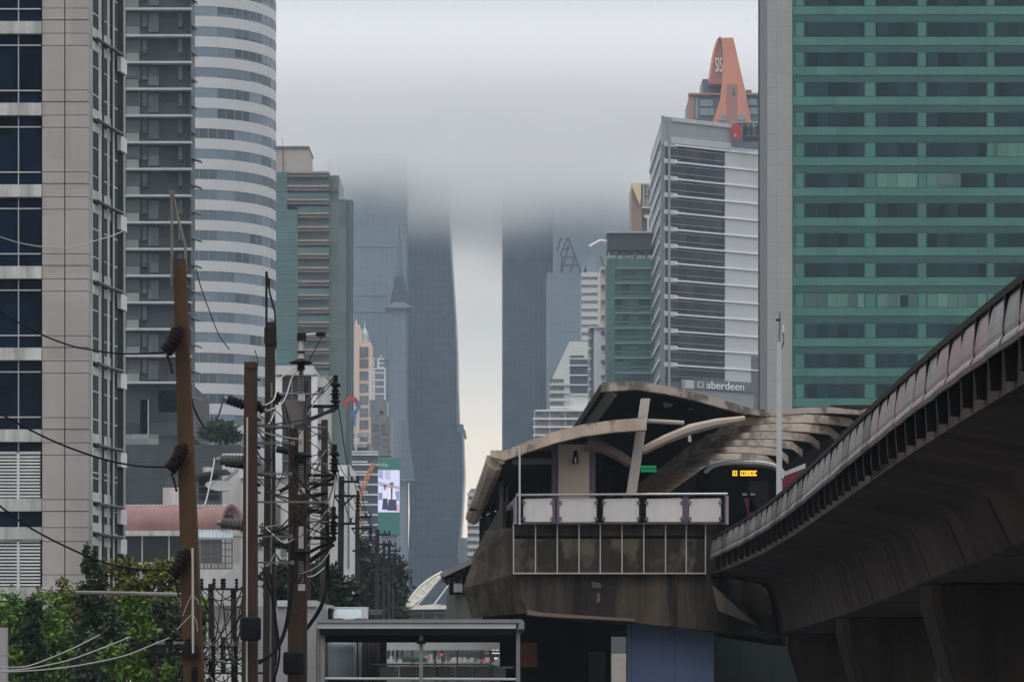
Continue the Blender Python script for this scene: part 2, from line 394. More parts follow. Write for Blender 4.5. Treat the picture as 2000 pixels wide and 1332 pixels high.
for a, c in zip(floors[:-1], floors[1:]):
    z1, z0 = Z(a, Y), Z(c, Y)
    g = MB().slab(A, B, z0 + .02, z1 - .02, .2).build('bay_window', M['bay_glass'], b)
    fr = MB(); n = (B - A).normalized(); out = Vector((n.y, -n.x)) * .12
    for t, w in ((.0, .16), (.27, .42), (.60, .36), (.82, .22)):
        p = A.lerp(B, t) + out * .15; fr.slab(p, p + n * w, z0, z1, .06)
    for zz, hh in ((z1 - .52, .40), (z0 + .10, .42)): fr.slab(A + out * .2, A.lerp(B, .86) + out * .2, zz, zz + hh, .06)
    for zz in (z0 + 1.15, z1 - 1.3): fr.slab(A + out * .1, B + out * .1, zz, zz + .06, .04)
    fr.build('bay_frame', M['white_dirty'], g)
    for t in (.40, .74): p = A.lerp(B, t) + out * .5; MB().tube([(p.x, p.y, z0), (p.x, p.y, z1)], .06, 6).build('vertical_pipe', M['alu_dark'], g)
    p0 = A.lerp(B, .10) + out * 1.5; p1 = B + out * 2
    MB().tube([(p0.x, p0.y, z0), (p0.x + .2, p0.y + 1, z0 - .02), (p1.x, p1.y, z0)], .09, 8).build('pipe_rail', M['alu_dark'], g)
    MB().slab(B + out * 1.5, Cc + out * 1.5, z0 - .75, z0 - .05, .2).build('bracket', M['white'], g)
MB().slab(B, Cc, 0, Z(-160, Y), .3).build('flank', M['flank'], b)
MB().slab(Cc, D, 0, Z(-160, Y), .3).build('corner_strip', M['ab_grey'], b)

# ------------------------------------------------------------------ charcoal apartment tower
Y = 340.
b = thing('apartment_tower', 'charcoal apartment tower with thin pale slab edges, between stone office and white round tower', 'building', (X(310, Y), Y + 12, 0))
MB().plan([(X(225, Y), Y + .5), (X(372, Y), Y + .5), (X(380, Y + 3), Y + 3), (X(381, Y + 6), Y + 6), (X(372, Y + 24), Y + 24), (X(225, Y), Y + 24)], Z(850, Y), Z(-100, Y)).build('wall', M['char'], b)
for k in range(-2, 15):
    yy = 17.4 + 52.1 * k
    box(236, yy - 2, 373.5, yy + 2.2, Y - .5, 1.2).build('floor_slab', M['slab'], b)
    if k < 14:
        for (xa, ya, xb, yb_) in ((247, 8, 274, 33), (278, 8, 287, 34), (348, 8, 356, 34)):
            w = box(xa, yy + ya, xb, yy + yb_, Y + .38, .2).build('window', M['char2'], b)
            fr = MB()
            for x in (xa - .5, xb + .5): fr.pbox(x - .5, yy + 6, x + .5, yy + 36, Y + .3, .2)
            for q in (yy + 6, yy + 36): fr.pbox(xa - .5, q - .6, xb + .5, q + .6, Y + .3, .2)
            fr.build('window_frame', M['alu_dark'], w)
        fr = MB()
        for x in (361, 366, 369.5): fr.pbox(x - .5, yy + 3, x + .5, yy + 50, Y + .28, .2)
        fr.build('mullion', M['alu_dark'], b)
        if k % 5 != 1:
            box(290, yy + 10, 310, yy + 46, Y + .36, .2).build('panel', M['char2'], b)
        box(247, yy + 34, 273 - (k % 3), yy + 50, Y + .1, .25).build('balcony_glass', M['pale_glass'], b)
    far = 381 if k < 5 else 390
    z = Z(yy + 32, Y)
    MB().sweep([[(X(371, Y), Y + 1, z + .30), (X(371, Y), Y + 3, z + .30), (X(371, Y), Y + 3, z + .45), (X(371, Y), Y + 1, z + .45)],
                [(X(far, Y), Y + 1.6, z - .05), (X(far, Y), Y + 3, z - .05), (X(far, Y), Y + 3, z + .06), (X(far, Y), Y + 1.6, z + .06)]]).build('balcony_edge', M['ab_grey'], b)
p = MB().pbox(225, 746, 371, 850, Y + .8, 22).build('podium', M['dark_clad'], b)
box(309, 763, 345, 805, Y + .5, .2).build('podium_window', M['pale_glass'], p)
box(274, 780, 290, 846, Y + .5, .2).build('door', M['char2'], p)
box(288.5, 780, 290.5, 860, Y + .3, .2).build('downpipe', M['slab'], p)
box(225, 868, 470, 1330, Y - 15, 30).build('lower_podium', M['dark_clad'], b)
box(243, 848, 309, 868, Y - 14.7, .2).build('glass_balustrade', M['pale_glass'], b)

# ------------------------------------------------------------------ white cylindrical tower
Y = 500.
cx, rad = X(397, Y), 12.75
b = thing('round_tower', 'tall white round tower with alternating white bands and grey blue windows', 'building', (cx, Y, 0))
def ring(r0, r1, z0, z1, n=56, a0=R(180), a1=R(372)):
    m = MB(); pts = [(a0 + (a1 - a0) * i / n) for i in range(n + 1)]
    secs = [[(cx + math.cos(t) * r0, Y + math.sin(t) * r0, z0), (cx + math.cos(t) * r1, Y + math.sin(t) * r1, z0), (cx + math.cos(t) * r1, Y + math.sin(t) * r1, z1), (cx + math.cos(t) * r0, Y + math.sin(t) * r0, z1)] for t in pts]
    return m.sweep(secs)
YF = Y - rad
for k in range(-4, 22):
    yb = 31.5 + 39.8 * k
    ring(12.2, rad, Z(yb + 20.5, YF), Z(yb, YF)).build('spandrel', M['white_tile'], b, smooth=True)
    w = ring(12.1, rad - .06, Z(yb + 39.8, YF), Z(yb + 20.5, YF))
    w = w.build('window', M['cyl_glass'], b, smooth=True)
    f = MB()
    for i in range(0, 27):
        t = R(182 + i * 7)
        x, y = cx + math.cos(t) * (rad - .05), Y + math.sin(t) * (rad - .05)
        f.box(x - .06, x + .06, y - .06, y + .06, Z(yb + 39.8, YF) - .02, Z(yb + 20.5, YF) + .02)
    f.build('mullion', M['ab_side'], w)
MB().plan([(cx + 12 * math.cos(t * math.pi / 24), Y + 12 * math.sin(t * math.pi / 24)) for t in range(48)], 0, Z(900, Y)).build('base_wall', M['white_tile'], b)

# ------------------------------------------------------------------ stepped green and brown tower
Y = 700.
b = thing('stepped_tower', 'stepped green glass and brown banded tower with a beige plant room on top', 'building', (X(610, Y), Y + 15, 0))
box(500, 395, 676, 1330, Y + 2, 30).build('core', M['olive_glass'], b)
box(500, 336, 643, 420, Y + 2, 25).build('upper_core', M['olive_glass'], b)
pr = box(537, 288, 603, 338, Y + 4, 14).build('plant_room', M['beige'], b)
MB().pbox(536, 286, 604, 289.5, Y + 3.6, 15).pbox(552, 289, 553.5, 338, Y + 3.7, .4).build('parapet', M['brown_band'], pr)
MB().tube([P(551, 287, Y + 6), P(551, 268, Y + 6)], .06, 5).build('mast', M['galv'], pr)
MB().pbox(500, 336, 561, 1330, Y + 1, 5).pbox(561, 410, 581.5, 1330, Y + 1, 5).build('teal_wall', M['teal_glass'], b)
for k in range(0, 20):
    yy = 335 + 26.6 * k; xl = 561 if yy < 405 else 582
    box(xl, yy, 642.5, yy + 4, Y + .9, 2).build('beige_band', M['beige_band'], b)
    box(xl, yy + 6.5, 642.5, yy + 11, Y + .7, 2).build('brown_band', M['brown_band'], b)
    if k > 0: box(643, yy + 8.5, 677 if yy > 385 else 661, yy + 13, Y + 2.6, 2).build('brown_band', M['brown_band'], b)
    if k in (2, 3, 6, 9, 11, 15, 16): box(xl, yy - 11, 642.5, yy + 0, Y + 1.0, 1).build('window', M['teal_glass'], b)
box(643, 343, 662, 1330, Y + 3, 20).build('side_bay', M['olive_glass'], b)
for (xa, xb, yt, dp, mm) in ((662, 678, 390, 3.4, 'olive_glass'), (677.5, 686, 391, 5, 'stepedge'), (686, 690, 392, 7, 'teal_glass')):
    mk_ = M[mm] if mm in M else M.setdefault('stepedge', mat('grey corner glass', (.13, .16, .16), .3, noise=(.1, .1)))
    box(xa, yt, xb, 1330, Y + dp, 4).build('corner_bay', mk_, b)
wfr = MB()
for k in range(3, 20):
    yy = 335 + 26.6 * k
    for xa in (646, 655, 664): wfr.pbox(xa, yy + 14, xa + .9, yy + 34, Y + 2.8, .4)
wfr.build('window_frame', M['brown_band'], b)

# ------------------------------------------------------------------ cream tower with dome, letters block, sign, banded block, crane, billboard
Y = 800.
b = thing('cream_tower', 'slim cream apartment tower topped by a tall fin and mint domed turret', 'building', (X(705, Y), Y + 8, 0))
box(689, 634, 702, 1330, Y, 14).build('wall', M['cream'], b)
box(702, 668, 724, 1330, Y + .6, 13).build('wall', M['cream'], b)
MB().tube([P(695.5, 634, Y + 3), P(695.5, 624, Y + 3)], [.35, .12], 6).build('finial', M['cream'], b)
zz = Z(668, Y); dx = X(711, Y)
MB().tube([(dx, Y + 4, zz - .5), (dx, Y + 4, zz + 1.6), (dx, Y + 4, zz + 2.2), (dx, Y + 4, zz + 3.0), (dx, Y + 4, zz + 3.8), (dx, Y + 4, zz + 4.4), (dx, Y + 4, zz + 6.3)], [.75, .75, .95, .9, .55, .15, .08], 10).build('dome', M['mint'], b, smooth=True)
MB().pbox(719, 654, 720, 668, Y + 2, .3).pbox(702, 664, 722, 665.2, Y + 2, .3).build('balustrade', M['cream'], b)
for k in range(8):
    y0 = 677.5 + 23.8 * k + (0 if k else 0)
    box(702.5, y0, 719.5, y0 + (20 if k == 0 else 16.5), Y + .4, .3).build('window', M['grey_win'], b)

Y = 760.
b = thing('framed_tower', 'grey tower with a white rooftop frame carrying large white letters', 'building', (X(740, Y), Y + 8, 0))
box(724, 892, 765, 1330, Y, 14).build('wall', M['grey_win'], b)
box(724, 812, 764, 890, Y, 14).build('upper_wall', mat('hazy grey render', (.27, .285, .30), .6, grid=(3, 3.4, .6, .85), noise=(.1, .12)), b)
box(722, 781, 756, 812, Y + 1, 10).build('stair_head', M['tower_mid'], b)
box(736, 793, 755, 811, Y + .6, 1).build('roof_cabin', M['ab_grey'], b)
box(742, 802, 748.5, 808, Y + .4, .3).build('vent', M['char'], b)
f = MB()
for x in (723, 730.5, 751.5): f.pbox(x - 1.4, 719, x + 1.4, 781, Y + 2, .5)
for y in (720, 728, 742, 755, 769): f.pbox(722, y - 1.2, 753, y + 1.2, Y + 1.95, .5)
fr = f.build('sign_frame', M['sign_white'], b)
def text(body, px, py, hpx, Y, m, parent, name='lettering', wpx=None, ext=.06):
    c = bpy.data.curves.new(name, 'FONT'); c.body = body; c.extrude = ext; c.size = 1
    o = bpy.data.objects.new(name, c); COL.objects.link(o); c.materials.append(m)
    bpy.context.view_layer.update()
    d = o.dimensions
    s = (hpx * Y / F) / max(d.y, 1e-4); sx = (wpx * Y / F) / max(d.x, 1e-4) if wpx else s
    bb = [Vector(q) for q in o.bound_box]
    mnx, mny = min(q.x for q in bb), min(q.y for q in bb)
    o.rotation_euler = (R(90), 0, 0); o.scale = (sx, s, 1)
    p = P(px, py, Y) - Vector((mnx * sx, 0, mny * s))
    me = bpy.data.meshes.new_from_object(o); bpy.data.objects.remove(o)
    me.materials.clear(); me.materials.append(m)
    o = bpy.data.objects.new(name, me); COL.objects.link(o); o.rotation_euler = (R(90), 0, 0); o.scale = (sx, s, 1)
    o.parent = parent; o.location = p - Vector(parent['_base'])
    return o
text('H', 722, 716, 17, Y + 1.5, M['sign_white'], b, wpx=9)
text('\u00c9', 737, 719, 25, Y + 1.5, M['sign_white'], b, wpx=14)
for (xa, ya, xb, yb_) in ((729, 828, 740, 840), (745, 826, 760, 848), (729, 850, 742, 866), (748, 856, 760, 872), (731, 870, 737, 886), (756, 872, 762, 884)):
    box(xa, ya, xb, yb_, Y - .2, .3).build('window', M['grey_win'], b)

Y = 690.
b = thing('round_sign', 'round red and blue rooftop sign on a mast beside the stepped tower', 'sign', P(693, 850, Y))
def arcplate(cx_, cy_, r0, r1, a0, a1, Y, d, n=14):
    pts = [(cx_ + r1 * math.cos(R(a0 + (a1 - a0) * i / n)), cy_ - r1 * math.sin(R(a0 + (a1 - a0) * i / n))) for i in range(n + 1)]
    pts += [(cx_ + r0 * math.cos(R(a1 + (a0 - a1) * i / n)), cy_ - r0 * math.sin(R(a1 + (a0 - a1) * i / n))) for i in range(n + 1)]
    return MB().poly(pts, Y, d)
arcplate(686, 790, 8, 16, -20, 200, Y + .5, .6).build('red_arc', M['red_logo'], b)
MB().poly([(702, 782), (704, 795), (696, 808), (684, 816), (684, 806), (694, 800)], Y + .2, .6).build('blue_sweep', M['blue_logo'], b)
box(690, 812, 693.5, 832, Y + .3, .6).build('blue_stem', M['blue_logo'], b)
box(694, 800, 697, 880, Y + 1.2, .5).build('mast', M['white'], b)

Y = 650.
b = thing('banded_block', 'low navy glass block with thin white floor bands behind the utility poles', 'building', (X(712, Y), Y + 10, 0))
box(687, 888, 738, 1330, Y + .3, 24).build('wall', M['navy'], b)
for k in range(13):
    yy = 886 + 19.6 * k
    MB().pbox(687, yy - .5, 738, yy + 3, Y, .6).pbox(687, yy - 5.5, (738 if k == 0 else 718), yy - 2.5, Y + .1, .4).build('floor_band', M['white'], b)
Y = 640.
box(687, 950, 697, 1330, Y, 8).build('wall_slab', M['white'], b)
b = thing('pale_slab_block', 'pale block with two white slatted roof bands beneath cream tower', 'building', (X(700, 720.), 726, 0))
box(687, 866, 722, 1330, 720, 10).build('wall', M['grey_win'], b)
for yy in (845, 866):
    MB().pbox(687, yy, 716, yy + 2.8, 719, 3).pbox(687, yy + 4, 716, yy + 6.8, 719, 3).build('roof_band', M['sign_white'], b)
Y = 600.
b = thing('tower_crane', 'orange lattice crane boom leaning in front of the navy block', 'crane', P(697, 975, Y))
a0, a1 = P(698, 976, Y), P(730, 903, Y)
boom = MB(); n = 9
for dx_, dy_ in ((-.5, 0), (.5, 0), (-.5, .9), (.5, .9)): boom.tube([a0 + Vector((dx_, dy_, 0)), a1 + Vector((dx_ * .6, dy_, 0))], .13, 5)
for i in range(n):
    p, q = a0.lerp(a1, i / n), a0.lerp(a1, (i + 1) / n); s_ = 1 if i % 2 else -1
    boom.tube([p + Vector((-.5 * s_, 0, 0)), q + Vector((.5 * s_, 0, 0))], .10, 5); boom.tube([p + Vector((-.5, 0, 0)), p + Vector((.5, 0, 0))], .10, 5)
    boom.tube([p + Vector((-.5 * s_, .9, 0)), q + Vector((.5 * s_, .9, 0))], .10, 5)
boom.build('boom', M['orange_crane'], b)
MB().tube([a1, P(733, 900, Y), P(737, 906, Y)], .2, 6).build('boom_head', M['galv'], b)
MB().box(a0.x - .7, a0.x + .7, Y - .6, Y + .8, 0, a0.z + .4).build('mast', M['orange_crane'], b)

Y = 560.
b = thing('led_billboard', 'tall green billboard with a bright screen showing two people in white shirts', 'billboard', (X(759, Y), Y + 2, 0))
box(738, 894, 781, 1044, Y, 2).build('board', M['screen_green'], b)
box(744, 1044, 776, 1330, Y + .4, 1.2).build('pylon', M['tower_mid'], b)
text('nity', 738.5, 912, 8, Y - .06, M['sign_white'], b, wpx=20, ext=.02)
def em(name, c, s=.95): return mat(name, (.02, .02, .02), .4, emit=(c, s))
sc_ = box(738.3, 918, 780.5, 1000, Y - .12, .1).build('screen', em('screen white', (.72, .74, .95)), b)
def scr(pts, c, k=1): MB().poly(pts, Y - .12 - .012 * k, .01).build('screen_picture', em('screen tone', c), sc_)
scr([(739, 919), (748, 919), (748, 936), (739, 932)], (.36, .38, .62)); scr([(752, 919), (762, 919), (762, 938), (752, 934)], (.50, .52, .75))
scr([(739, 940), (780, 950), (780, 956), (739, 948)], (.42, .38, .60)); scr([(739, 962), (747, 962), (747, 976), (739, 976)], (.22, .24, .45)); scr([(771, 960), (780, 958), (780, 978), (771, 978)], (.30, .32, .55))
scr([(748, 957), (755, 957), (757, 973), (747, 974)], (.80, .80, 1.0), 2); scr([(760, 952), (770, 952), (774, 976), (758, 976)], (.85, .85, 1.0), 2)
scr([(748, 973), (757, 973), (758, 995), (746, 995)], (.03, .035, .10), 3); scr([(759, 975), (774, 975), (775, 997), (757, 997)], (.035, .035, .08), 3)
scr([(763, 953), (767, 953), (766.5, 975), (763.5, 975)], (.10, .06, .13), 4)
scr([(749.5, 950), (754, 950), (754, 957), (749.5, 957)], (.40, .24, .22), 4); scr([(762, 945), (768, 945), (768, 953), (762, 953)], (.42, .25, .22), 4)
scr([(749, 947), (754.5, 947), (754.5, 951), (749, 951)], (.03, .02, .04), 5); scr([(761.5, 942), (768.5, 942), (768.5, 946), (761.5, 946)], (.03, .02, .04), 5)
scr([(774, 985), (780, 983), (780, 999), (774, 999)], (.75, .42, .62), 2)

# ------------------------------------------------------------------ far towers rising into the cloud
def far_tower(name, label, outline, Y, d, m, cat='building', ledges=()):
    b = thing(name, label, cat, (X(sum(p[0] for p in outline) / len(outline), Y), Y + d / 2, 0))
    MB().poly(outline, Y, d).build('wall', m, b)
    return b
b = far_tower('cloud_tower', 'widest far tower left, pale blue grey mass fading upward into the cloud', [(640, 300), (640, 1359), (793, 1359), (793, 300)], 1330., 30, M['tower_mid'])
for yy in (480, 575, 607, 700): box(694, yy, 790, yy + 1.6, 1329.4, .8).build('floor_band', mat('pale far band', (.30, .36, .40), .5), b)
Y = 1300.
b = far_tower('pagoda_tower', 'slender hazy tower with a flared pagoda cap, left of the dark twisted tower', [(762, 598), (762, 1359), (797, 1359), (792, 598)], Y, 12, M['tower_mid'])
MB().poly([(752, 598), (770, 590), (790, 590), (803, 598), (803, 601), (752, 601)], Y - 3, 18).build('eave', M['ab_grey'], b)
MB().poly([(762, 590), (771, 540), (788, 540), (798, 590)], Y, 10).build('upper_wall', M['tower_far'], b)
MB().poly([(754, 597), (769, 553), (770.5, 553), (757, 597)], Y - 2, 1).build('rib', M['ab_grey'], b)
MB().poly([(773, 540), (778, 440), (781, 440), (788, 540)], Y + 2, 5).build('spire', M['tower_far2'], b)
MB().poly([(780, 938), (785, 935), (810, 935), (812, 938)], Y - 3, 16).build('lower_eave', M['ab_grey'], b)
MB().poly([(784, 820), (784, 935), (809, 935), (797, 850), (796, 820)], Y - 1, 12).build('lower_wall', M['tower_far2'], b)
Y = 1400.
pts = [(786, 300), (784, 420), (790, 600), (792, 760), (797, 880), (800, 1000), (797, 1100), (797, 1367), (893, 1367), (897, 1090), (903, 1000), (907, 925), (905, 860), (904, 842), (896, 828), (894, 760), (893, 690), (889, 600), (883, 510), (877, 410), (873, 300)]
b = far_tower('twisted_tower', 'tall dark blue twisted tower with stepped right edge, its top lost in cloud', pts, Y, 45, M['tower_far'])
MB().poly([(893, 828), (904.5, 828), (906, 838), (909, 840), (909, 842), (893, 842)], Y - 1, 46).build('ledge', M['tower_mid'], b)
e = [(873, 300), (877, 410), (883, 510), (889, 600), (893, 690), (894, 760), (894, 828)]
MB().poly(e + [(x - 3, y) for x, y in reversed(e)], Y - .8, 44).build('edge_fin', M['tower_mid'], b)
e = [(904, 842), (905, 860), (907, 925), (903, 1000), (897, 1090)]
MB().poly(e + [(x - 4, y) for x, y in reversed(e)], Y - .8, 44).build('edge_fin', M['tower_mid'], b)
for yy, xa, xb in ((752, 800, 835), (769, 800, 830), (915, 850, 905), (1012, 865, 897), (1040, 800, 880)): box(xa, yy, xb, yy + 1.4, Y - .5, 1).build('floor_band', M['tower_far2'], b)
Y = 1420.
b = far_tower('straight_tower', 'tall dark blue straight tower right of the bright gap, its top lost in cloud', [(981, 300), (981, 1367), (1086, 1367), (1086, 300)], Y, 40, M['tower_far'])
box(980.5, 300, 983, 1367, Y - .8, 40).build('edge_fin', M['tower_mid'], b)
for k in range(0, 14): box(1060, 800 + 14 * k, 1084, 802 + 14 * k, Y - .6, 1).build('floor_band', M['tower_far2'], b)
Y = 1250.
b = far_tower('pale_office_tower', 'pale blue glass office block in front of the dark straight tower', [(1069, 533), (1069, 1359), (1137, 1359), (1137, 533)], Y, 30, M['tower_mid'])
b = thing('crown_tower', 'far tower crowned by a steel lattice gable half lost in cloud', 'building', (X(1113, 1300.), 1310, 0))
MB().poly([(1093, 533), (1098, 500), (1110, 474), (1124, 500), (1138, 533), (1138, 1365), (1087, 1365), (1087, 533)], 1306, 20).build('wall', M['tower_mid'], b)  # gable part is a pale sheet standing in for mist behind the lattice
lt = MB(); Y = 1298.
for (p, q) in (((1088, 490), (1096, 465)), ((1096, 535), (1110, 480)), ((1110, 465), (1136, 535)), ((1112, 535), (1125, 500)), ((1094, 500), (1108, 466)), ((1098, 502), (1122, 502)), ((1095, 518), (1128, 518)), ((1100, 486), (1114, 486)), ((1096, 535), (1098, 500))):
    lt.tube([P(p[0], p[1], Y), P(q[0], q[1], Y)], .45, 5)
lt.build('lattice_crown', M['steel_far'], b)
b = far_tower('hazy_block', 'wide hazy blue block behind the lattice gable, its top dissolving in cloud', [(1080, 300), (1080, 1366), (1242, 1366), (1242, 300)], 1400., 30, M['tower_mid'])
Y = 1100.
b = thing('banded_tower', 'pale banded tower with angled fins on its roof, behind the white stepped block', 'building', (X(1157, Y), Y + 10, 0))
box(1136, 532, 1185, 1350, Y, 22).build('wall', M['ab_side'], b)
for k in range(12): box(1136, 532 + 15.5 * k, 1172, 541 + 15.5 * k, Y - .5, 1).build('floor_band', M['ab_white'], b)
for (xa, xb, xc, xd) in ((1136, 1146, 1143, 1139), (1150, 1166, 1161, 1155), (1140, 1150, 1152, 1148)):
    MB().poly([(xa, 532), (xb, 532), (xc, 505), (xd, 505)], Y + 4, 3).build('roof_fin', M['tower_mid'], b)
MB().poly([(1172, 500), (1180, 530), (1182, 530), (1176, 500)], Y + 3, 2).build('roof_fin', M['steel_far'], b)

# ------------------------------------------------------------------ right middle distance
Y = 760.
b = thing('white_stepped_block', 'white tiled stepped office block with slanted left shoulder and terraces', 'building', (X(1115, Y), Y + 10, 0))
wg = mat('white grid tile', (.66, .66, .64), .5, grid=(.95, .95, .12, .86), noise=(.2, .05))
MB().poly([(1112, 667), (1155, 667), (1155, 1330), (1076, 1330), (1076, 800), (1078, 740)], Y, 20).build('wall', wg, b)
for (y0, y1) in ((702, 712), (715, 731), (734, 750), (752, 768)): box(1113, y0, 1149, y1, Y - .15, .3).build('window', M['navy'], b)
box(1113, 694.5, 1141, 697.5, Y - .15, .3).build('window', M['char'], b)
for y0 in (713, 732, 751, 769): box(1112, y0, 1150, y0 + 1.6, Y - .5, .8).build('floor_band', M['sign_white'], b)
for k, y0 in enumerate((740, 755, 770, 785)):
    box(1074, y0, 1101, y0 + 6, Y - .3, .6).build('window', M['olive_glass'], b); 
    box(1074, y0 + 8, 1114, y0 + 13, Y - .6, 1).build('floor_band', M['ab_white'], b)
for k in range(6):
    y0 = 800 + 16 * k
    w = box(1046, y0 + 3, 1150, y0 + 16, Y - 3, 4).build('terrace_wall', M['grey_win'], b)
    box(1041 if k else 1046, y0, 1152, y0 + 3, Y - 4, 6).build('terrace_slab', M['sign_white'], b)
for k in range(3): MB().tube([P(1044 + 30 * k, 800, Y - 3.5), P(1044 + 30 * k, 880, Y - 3.5)], .12, 5).build('post', M['white'], b)

Y = 640.
b = thing('white_slim_block', 'slim white apartment block with small balconies and planted dark roof', 'building', (X(1168, Y), Y + 10, 0))
box(1153, 638, 1160, 1330, Y + 1, 20).build('recess', M['ab_dark'], b)
box(1160, 637, 1186, 1330, Y, 20).build('wall', M['white'], b)
box(1150, 637, 1182, 640, Y - .5, 14).build('roof_slab', M['white'], b)
for k in range(8): box(1149.5, 659 + 20 * k, 1154, 661.5 + 20 * k, Y, 8).build('balcony', M['sign_white'], b)
for k in range(9): box(1174, 645 + 29 * k, 1182, 650 + 29 * k, Y - .8, 1.2).build('balcony', M['ab_dark'], b)
Y = 655.
b = thing('cream_slim_block', 'narrow cream strip of apartments with dark balconies beside sea green glass block', 'building', (X(1178, Y), Y + 10, 0))
box(1172, 522, 1184, 1330, Y, 16).build('wall', mat('pale cream render', (.58, .54, .49), .7, noise=(.2, .06)), b)
for k in range(6): box(1174, 526 + 30 * k, 1184, 531 + 30 * k, Y - .8, 1.2).build('balcony', M['ab_dark'], b)

Y = 620.
b = thing('sea_green_block', 'sea green glass office block with a dark flat canopy on columns over its roof', 'building', (X(1228, Y), Y + 12, 0))
box(1185, 505, 1285, 1330, Y, 9).build('wall', M['mid_green'], b)
box(1183, 516, 1187, 1330, Y + 2, 5).build('edge_fin', M['ab_dark'], b)
box(1198, 505, 1201, 1330, Y - .3, .5).build('corner_fin', M['green_lite'], b)
for k in range(9):
    yy = 525 + 29.2 * k
    box(1201, yy, 1270, yy + 13, Y - .12, .3).build('window', M['mid_green_d'], b)
    box(1201, yy - 1.6, 1272, yy, Y - .5, .8).build('floor_band', mat('pale green edge', (.30, .42, .38), .5), b)
    box(1201, yy + 18, 1270, yy + 21, Y - .1, .3).build('window', M['mid_green_d'], b)
cp = box(1186, 454, 1290, 488, Y + 1, 8).build('canopy', M['dark_panel'], b)
box(1184, 452, 1290, 455, Y + .6, 8.8).build('canopy_edge', M['ab_white'], cp)
for x in (1190, 1202, 1218, 1240, 1262): MB().tube([P(x, 488, Y + 4), P(x + (3 if x == 1202 else 0), 506, Y + 4)], .3, 6).build('roof_column', M['white'], b)
box(1219, 499, 1234, 504, Y + 3, 2).build('roof_unit', M['sign_white'], b)
MB().tube([P(1186, 472, Y + 3), P(1173, 470, Y + 3), P(1151, 482, Y + 3)], .32, 6).build('davit', M['sign_white'], b)
Y = 700.
b = thing('gold_top_tower', 'tan tower with a pale gold folded panel at its roof corner', 'building', (X(1255, Y), Y + 8, 0))
box(1234, 360, 1254, 1330, Y, 14).build('wall', M['tan'], b)
box(1252, 372, 1295, 1330, Y + 1.5, 14).build('grey_wall', M['ab_grey'], b)
MB().poly([(1232, 358), (1252, 358), (1252, 385), (1250, 401), (1243, 385)], Y - 1, 2).build('gold_panel', M['gold'], b)
MB().pbox(1250, 358, 1285, 361, Y - .5, 8).pbox(1254, 404, 1285, 407, Y - .5, 4).pbox(1256, 361, 1258, 404, Y - .4, .4).pbox(1263, 361, 1264.5, 404, Y - .4, .4).pbox(1258, 420, 1285, 426, Y - .4, 3).pbox(1264, 426, 1268, 470, Y - .4, 2).build('roof_frame', M['ab_white'], b)
box(1262, 382, 1285, 385, Y - .6, .3).build('red_line', M['red_logo'], b)

# aberdeen office
Y = 590.
b = thing('smoked_glass_office', 'office tower with smoked glass strips, white end panels and a white lettered sign', 'building', (X(1385, Y), Y + 15, 0))
k0 = Vector((X(1293, Y), Y)); k1 = Vector((X(1484, Y + 12), Y + 12)); kl = Vector((X(1270, Y + 42), Y + 42))
def fp(px):                                  # plan point on the slightly turned front face
    t = (px - 1000) / F; d = k1 - k0
    s_ = (t * k0.y - k0.x) / (d.x - t * d.y); return k0 + d * s_
def fplate(m, px0, px1, ya, yb_, t=.4, out=0.):  # rows measured at the corner px 1293
    d = (k1 - k0).normalized(); o = Vector((d.y, -d.x)) * out
    return m.slab(fp(px0) + o, fp(px1) + o, Z(yb_, Y), Z(ya, Y), t)
MB().plan([k0 + Vector((.3, .5)), k1 + Vector((0, .5)), k1 + Vector((0, 22)), kl + Vector((6, 22)), kl + Vector((.4, .1))], 0, Z(276, Y)).build('core', M['ab_dark'], b)
MB().plan([k0 + Vector((.3, .5)), fp(1426) + Vector((0, .5)), fp(1426) + Vector((0, 20)), kl + Vector((5, 20)), kl + Vector((.4, .1))], Z(276, Y), Z(232, Y)).build('upper_core', M['ab_dark'], b)
fplate(MB(), 1293.5, 1300, 228, 1330, .6, .15).build('corner_pier', M['ab_dark'], b)
fplate(MB(), 1303, 1307, 229, 1330, .6, .5).build('corner_fin', M['ab_grey'], b)
fplate(MB(), 1293, 1426, 228, 283, .6, .25).build('crown_panel', M['ab_grey'], b)
MB().pbox(1293, 226, 1296, 230, Y - .3, .3).build('roof_cap', M['ab_dark'], b)
fplate(MB(), 1310, 1427, 228, 236, .5, .5).build('crown_edge', M['slab'], b)
fplate(MB(), 1308, 1426, 266, 279, .5, .5).build('crown_ledge', M['slab'], b)
fplate(MB(), 1415, 1480, 273, 1330, .5, .2).build('end_panel', M['ab_white'], b)
for k in range(14):
    yy = 281 + 33.1 * k
    if yy < 735:
        fplate(MB(), 1307, 1415, yy + 5, yy + 28, .3, .1).build('window', M['ab_glass'], b)
        fplate(MB(), 1300, 1303, yy + 2, yy + 30, .3, .3).build('window', M['ab_glass'], b)
        f = MB(); fplate(f, 1307, 1415, yy + 22, yy + 23, .2, .25); fplate(f, 1307, 1415, yy + 7, yy + 8, .2, .25); f.build('mullion', M['ab_grey'], b)
    m_ = MB(); fplate(m_, 1316, 1483, yy - .5, yy + 1.9, .5, .5); m_.build('white_band', M['sign_white'], b)
    m_ = MB(); fplate(m_, 1296, 1322, yy - 4.5, yy + 4.5, .4, .32); m_.build('corner_band', M['ab_white'], b)
d_ = (kl - k0)
sd = MB(); sd.slab(kl, k0, 0, Z(233, Y), .5); sd.build('side_wall', M['ab_side'], b)
for k in range(16):
    yy = 262 + 33.1 * k
    p0, p1 = k0 + d_ * .10, k0 + d_ * .97; n_ = Vector((d_.y, -d_.x)).normalized() * .4
    if n_.x > 0: n_ = -n_
    MB().slab(p1 + n_, p0 + n_, Z(yy + 9, Y), Z(yy + 1, Y), .3).build('side_band', M['ab_white'], b)
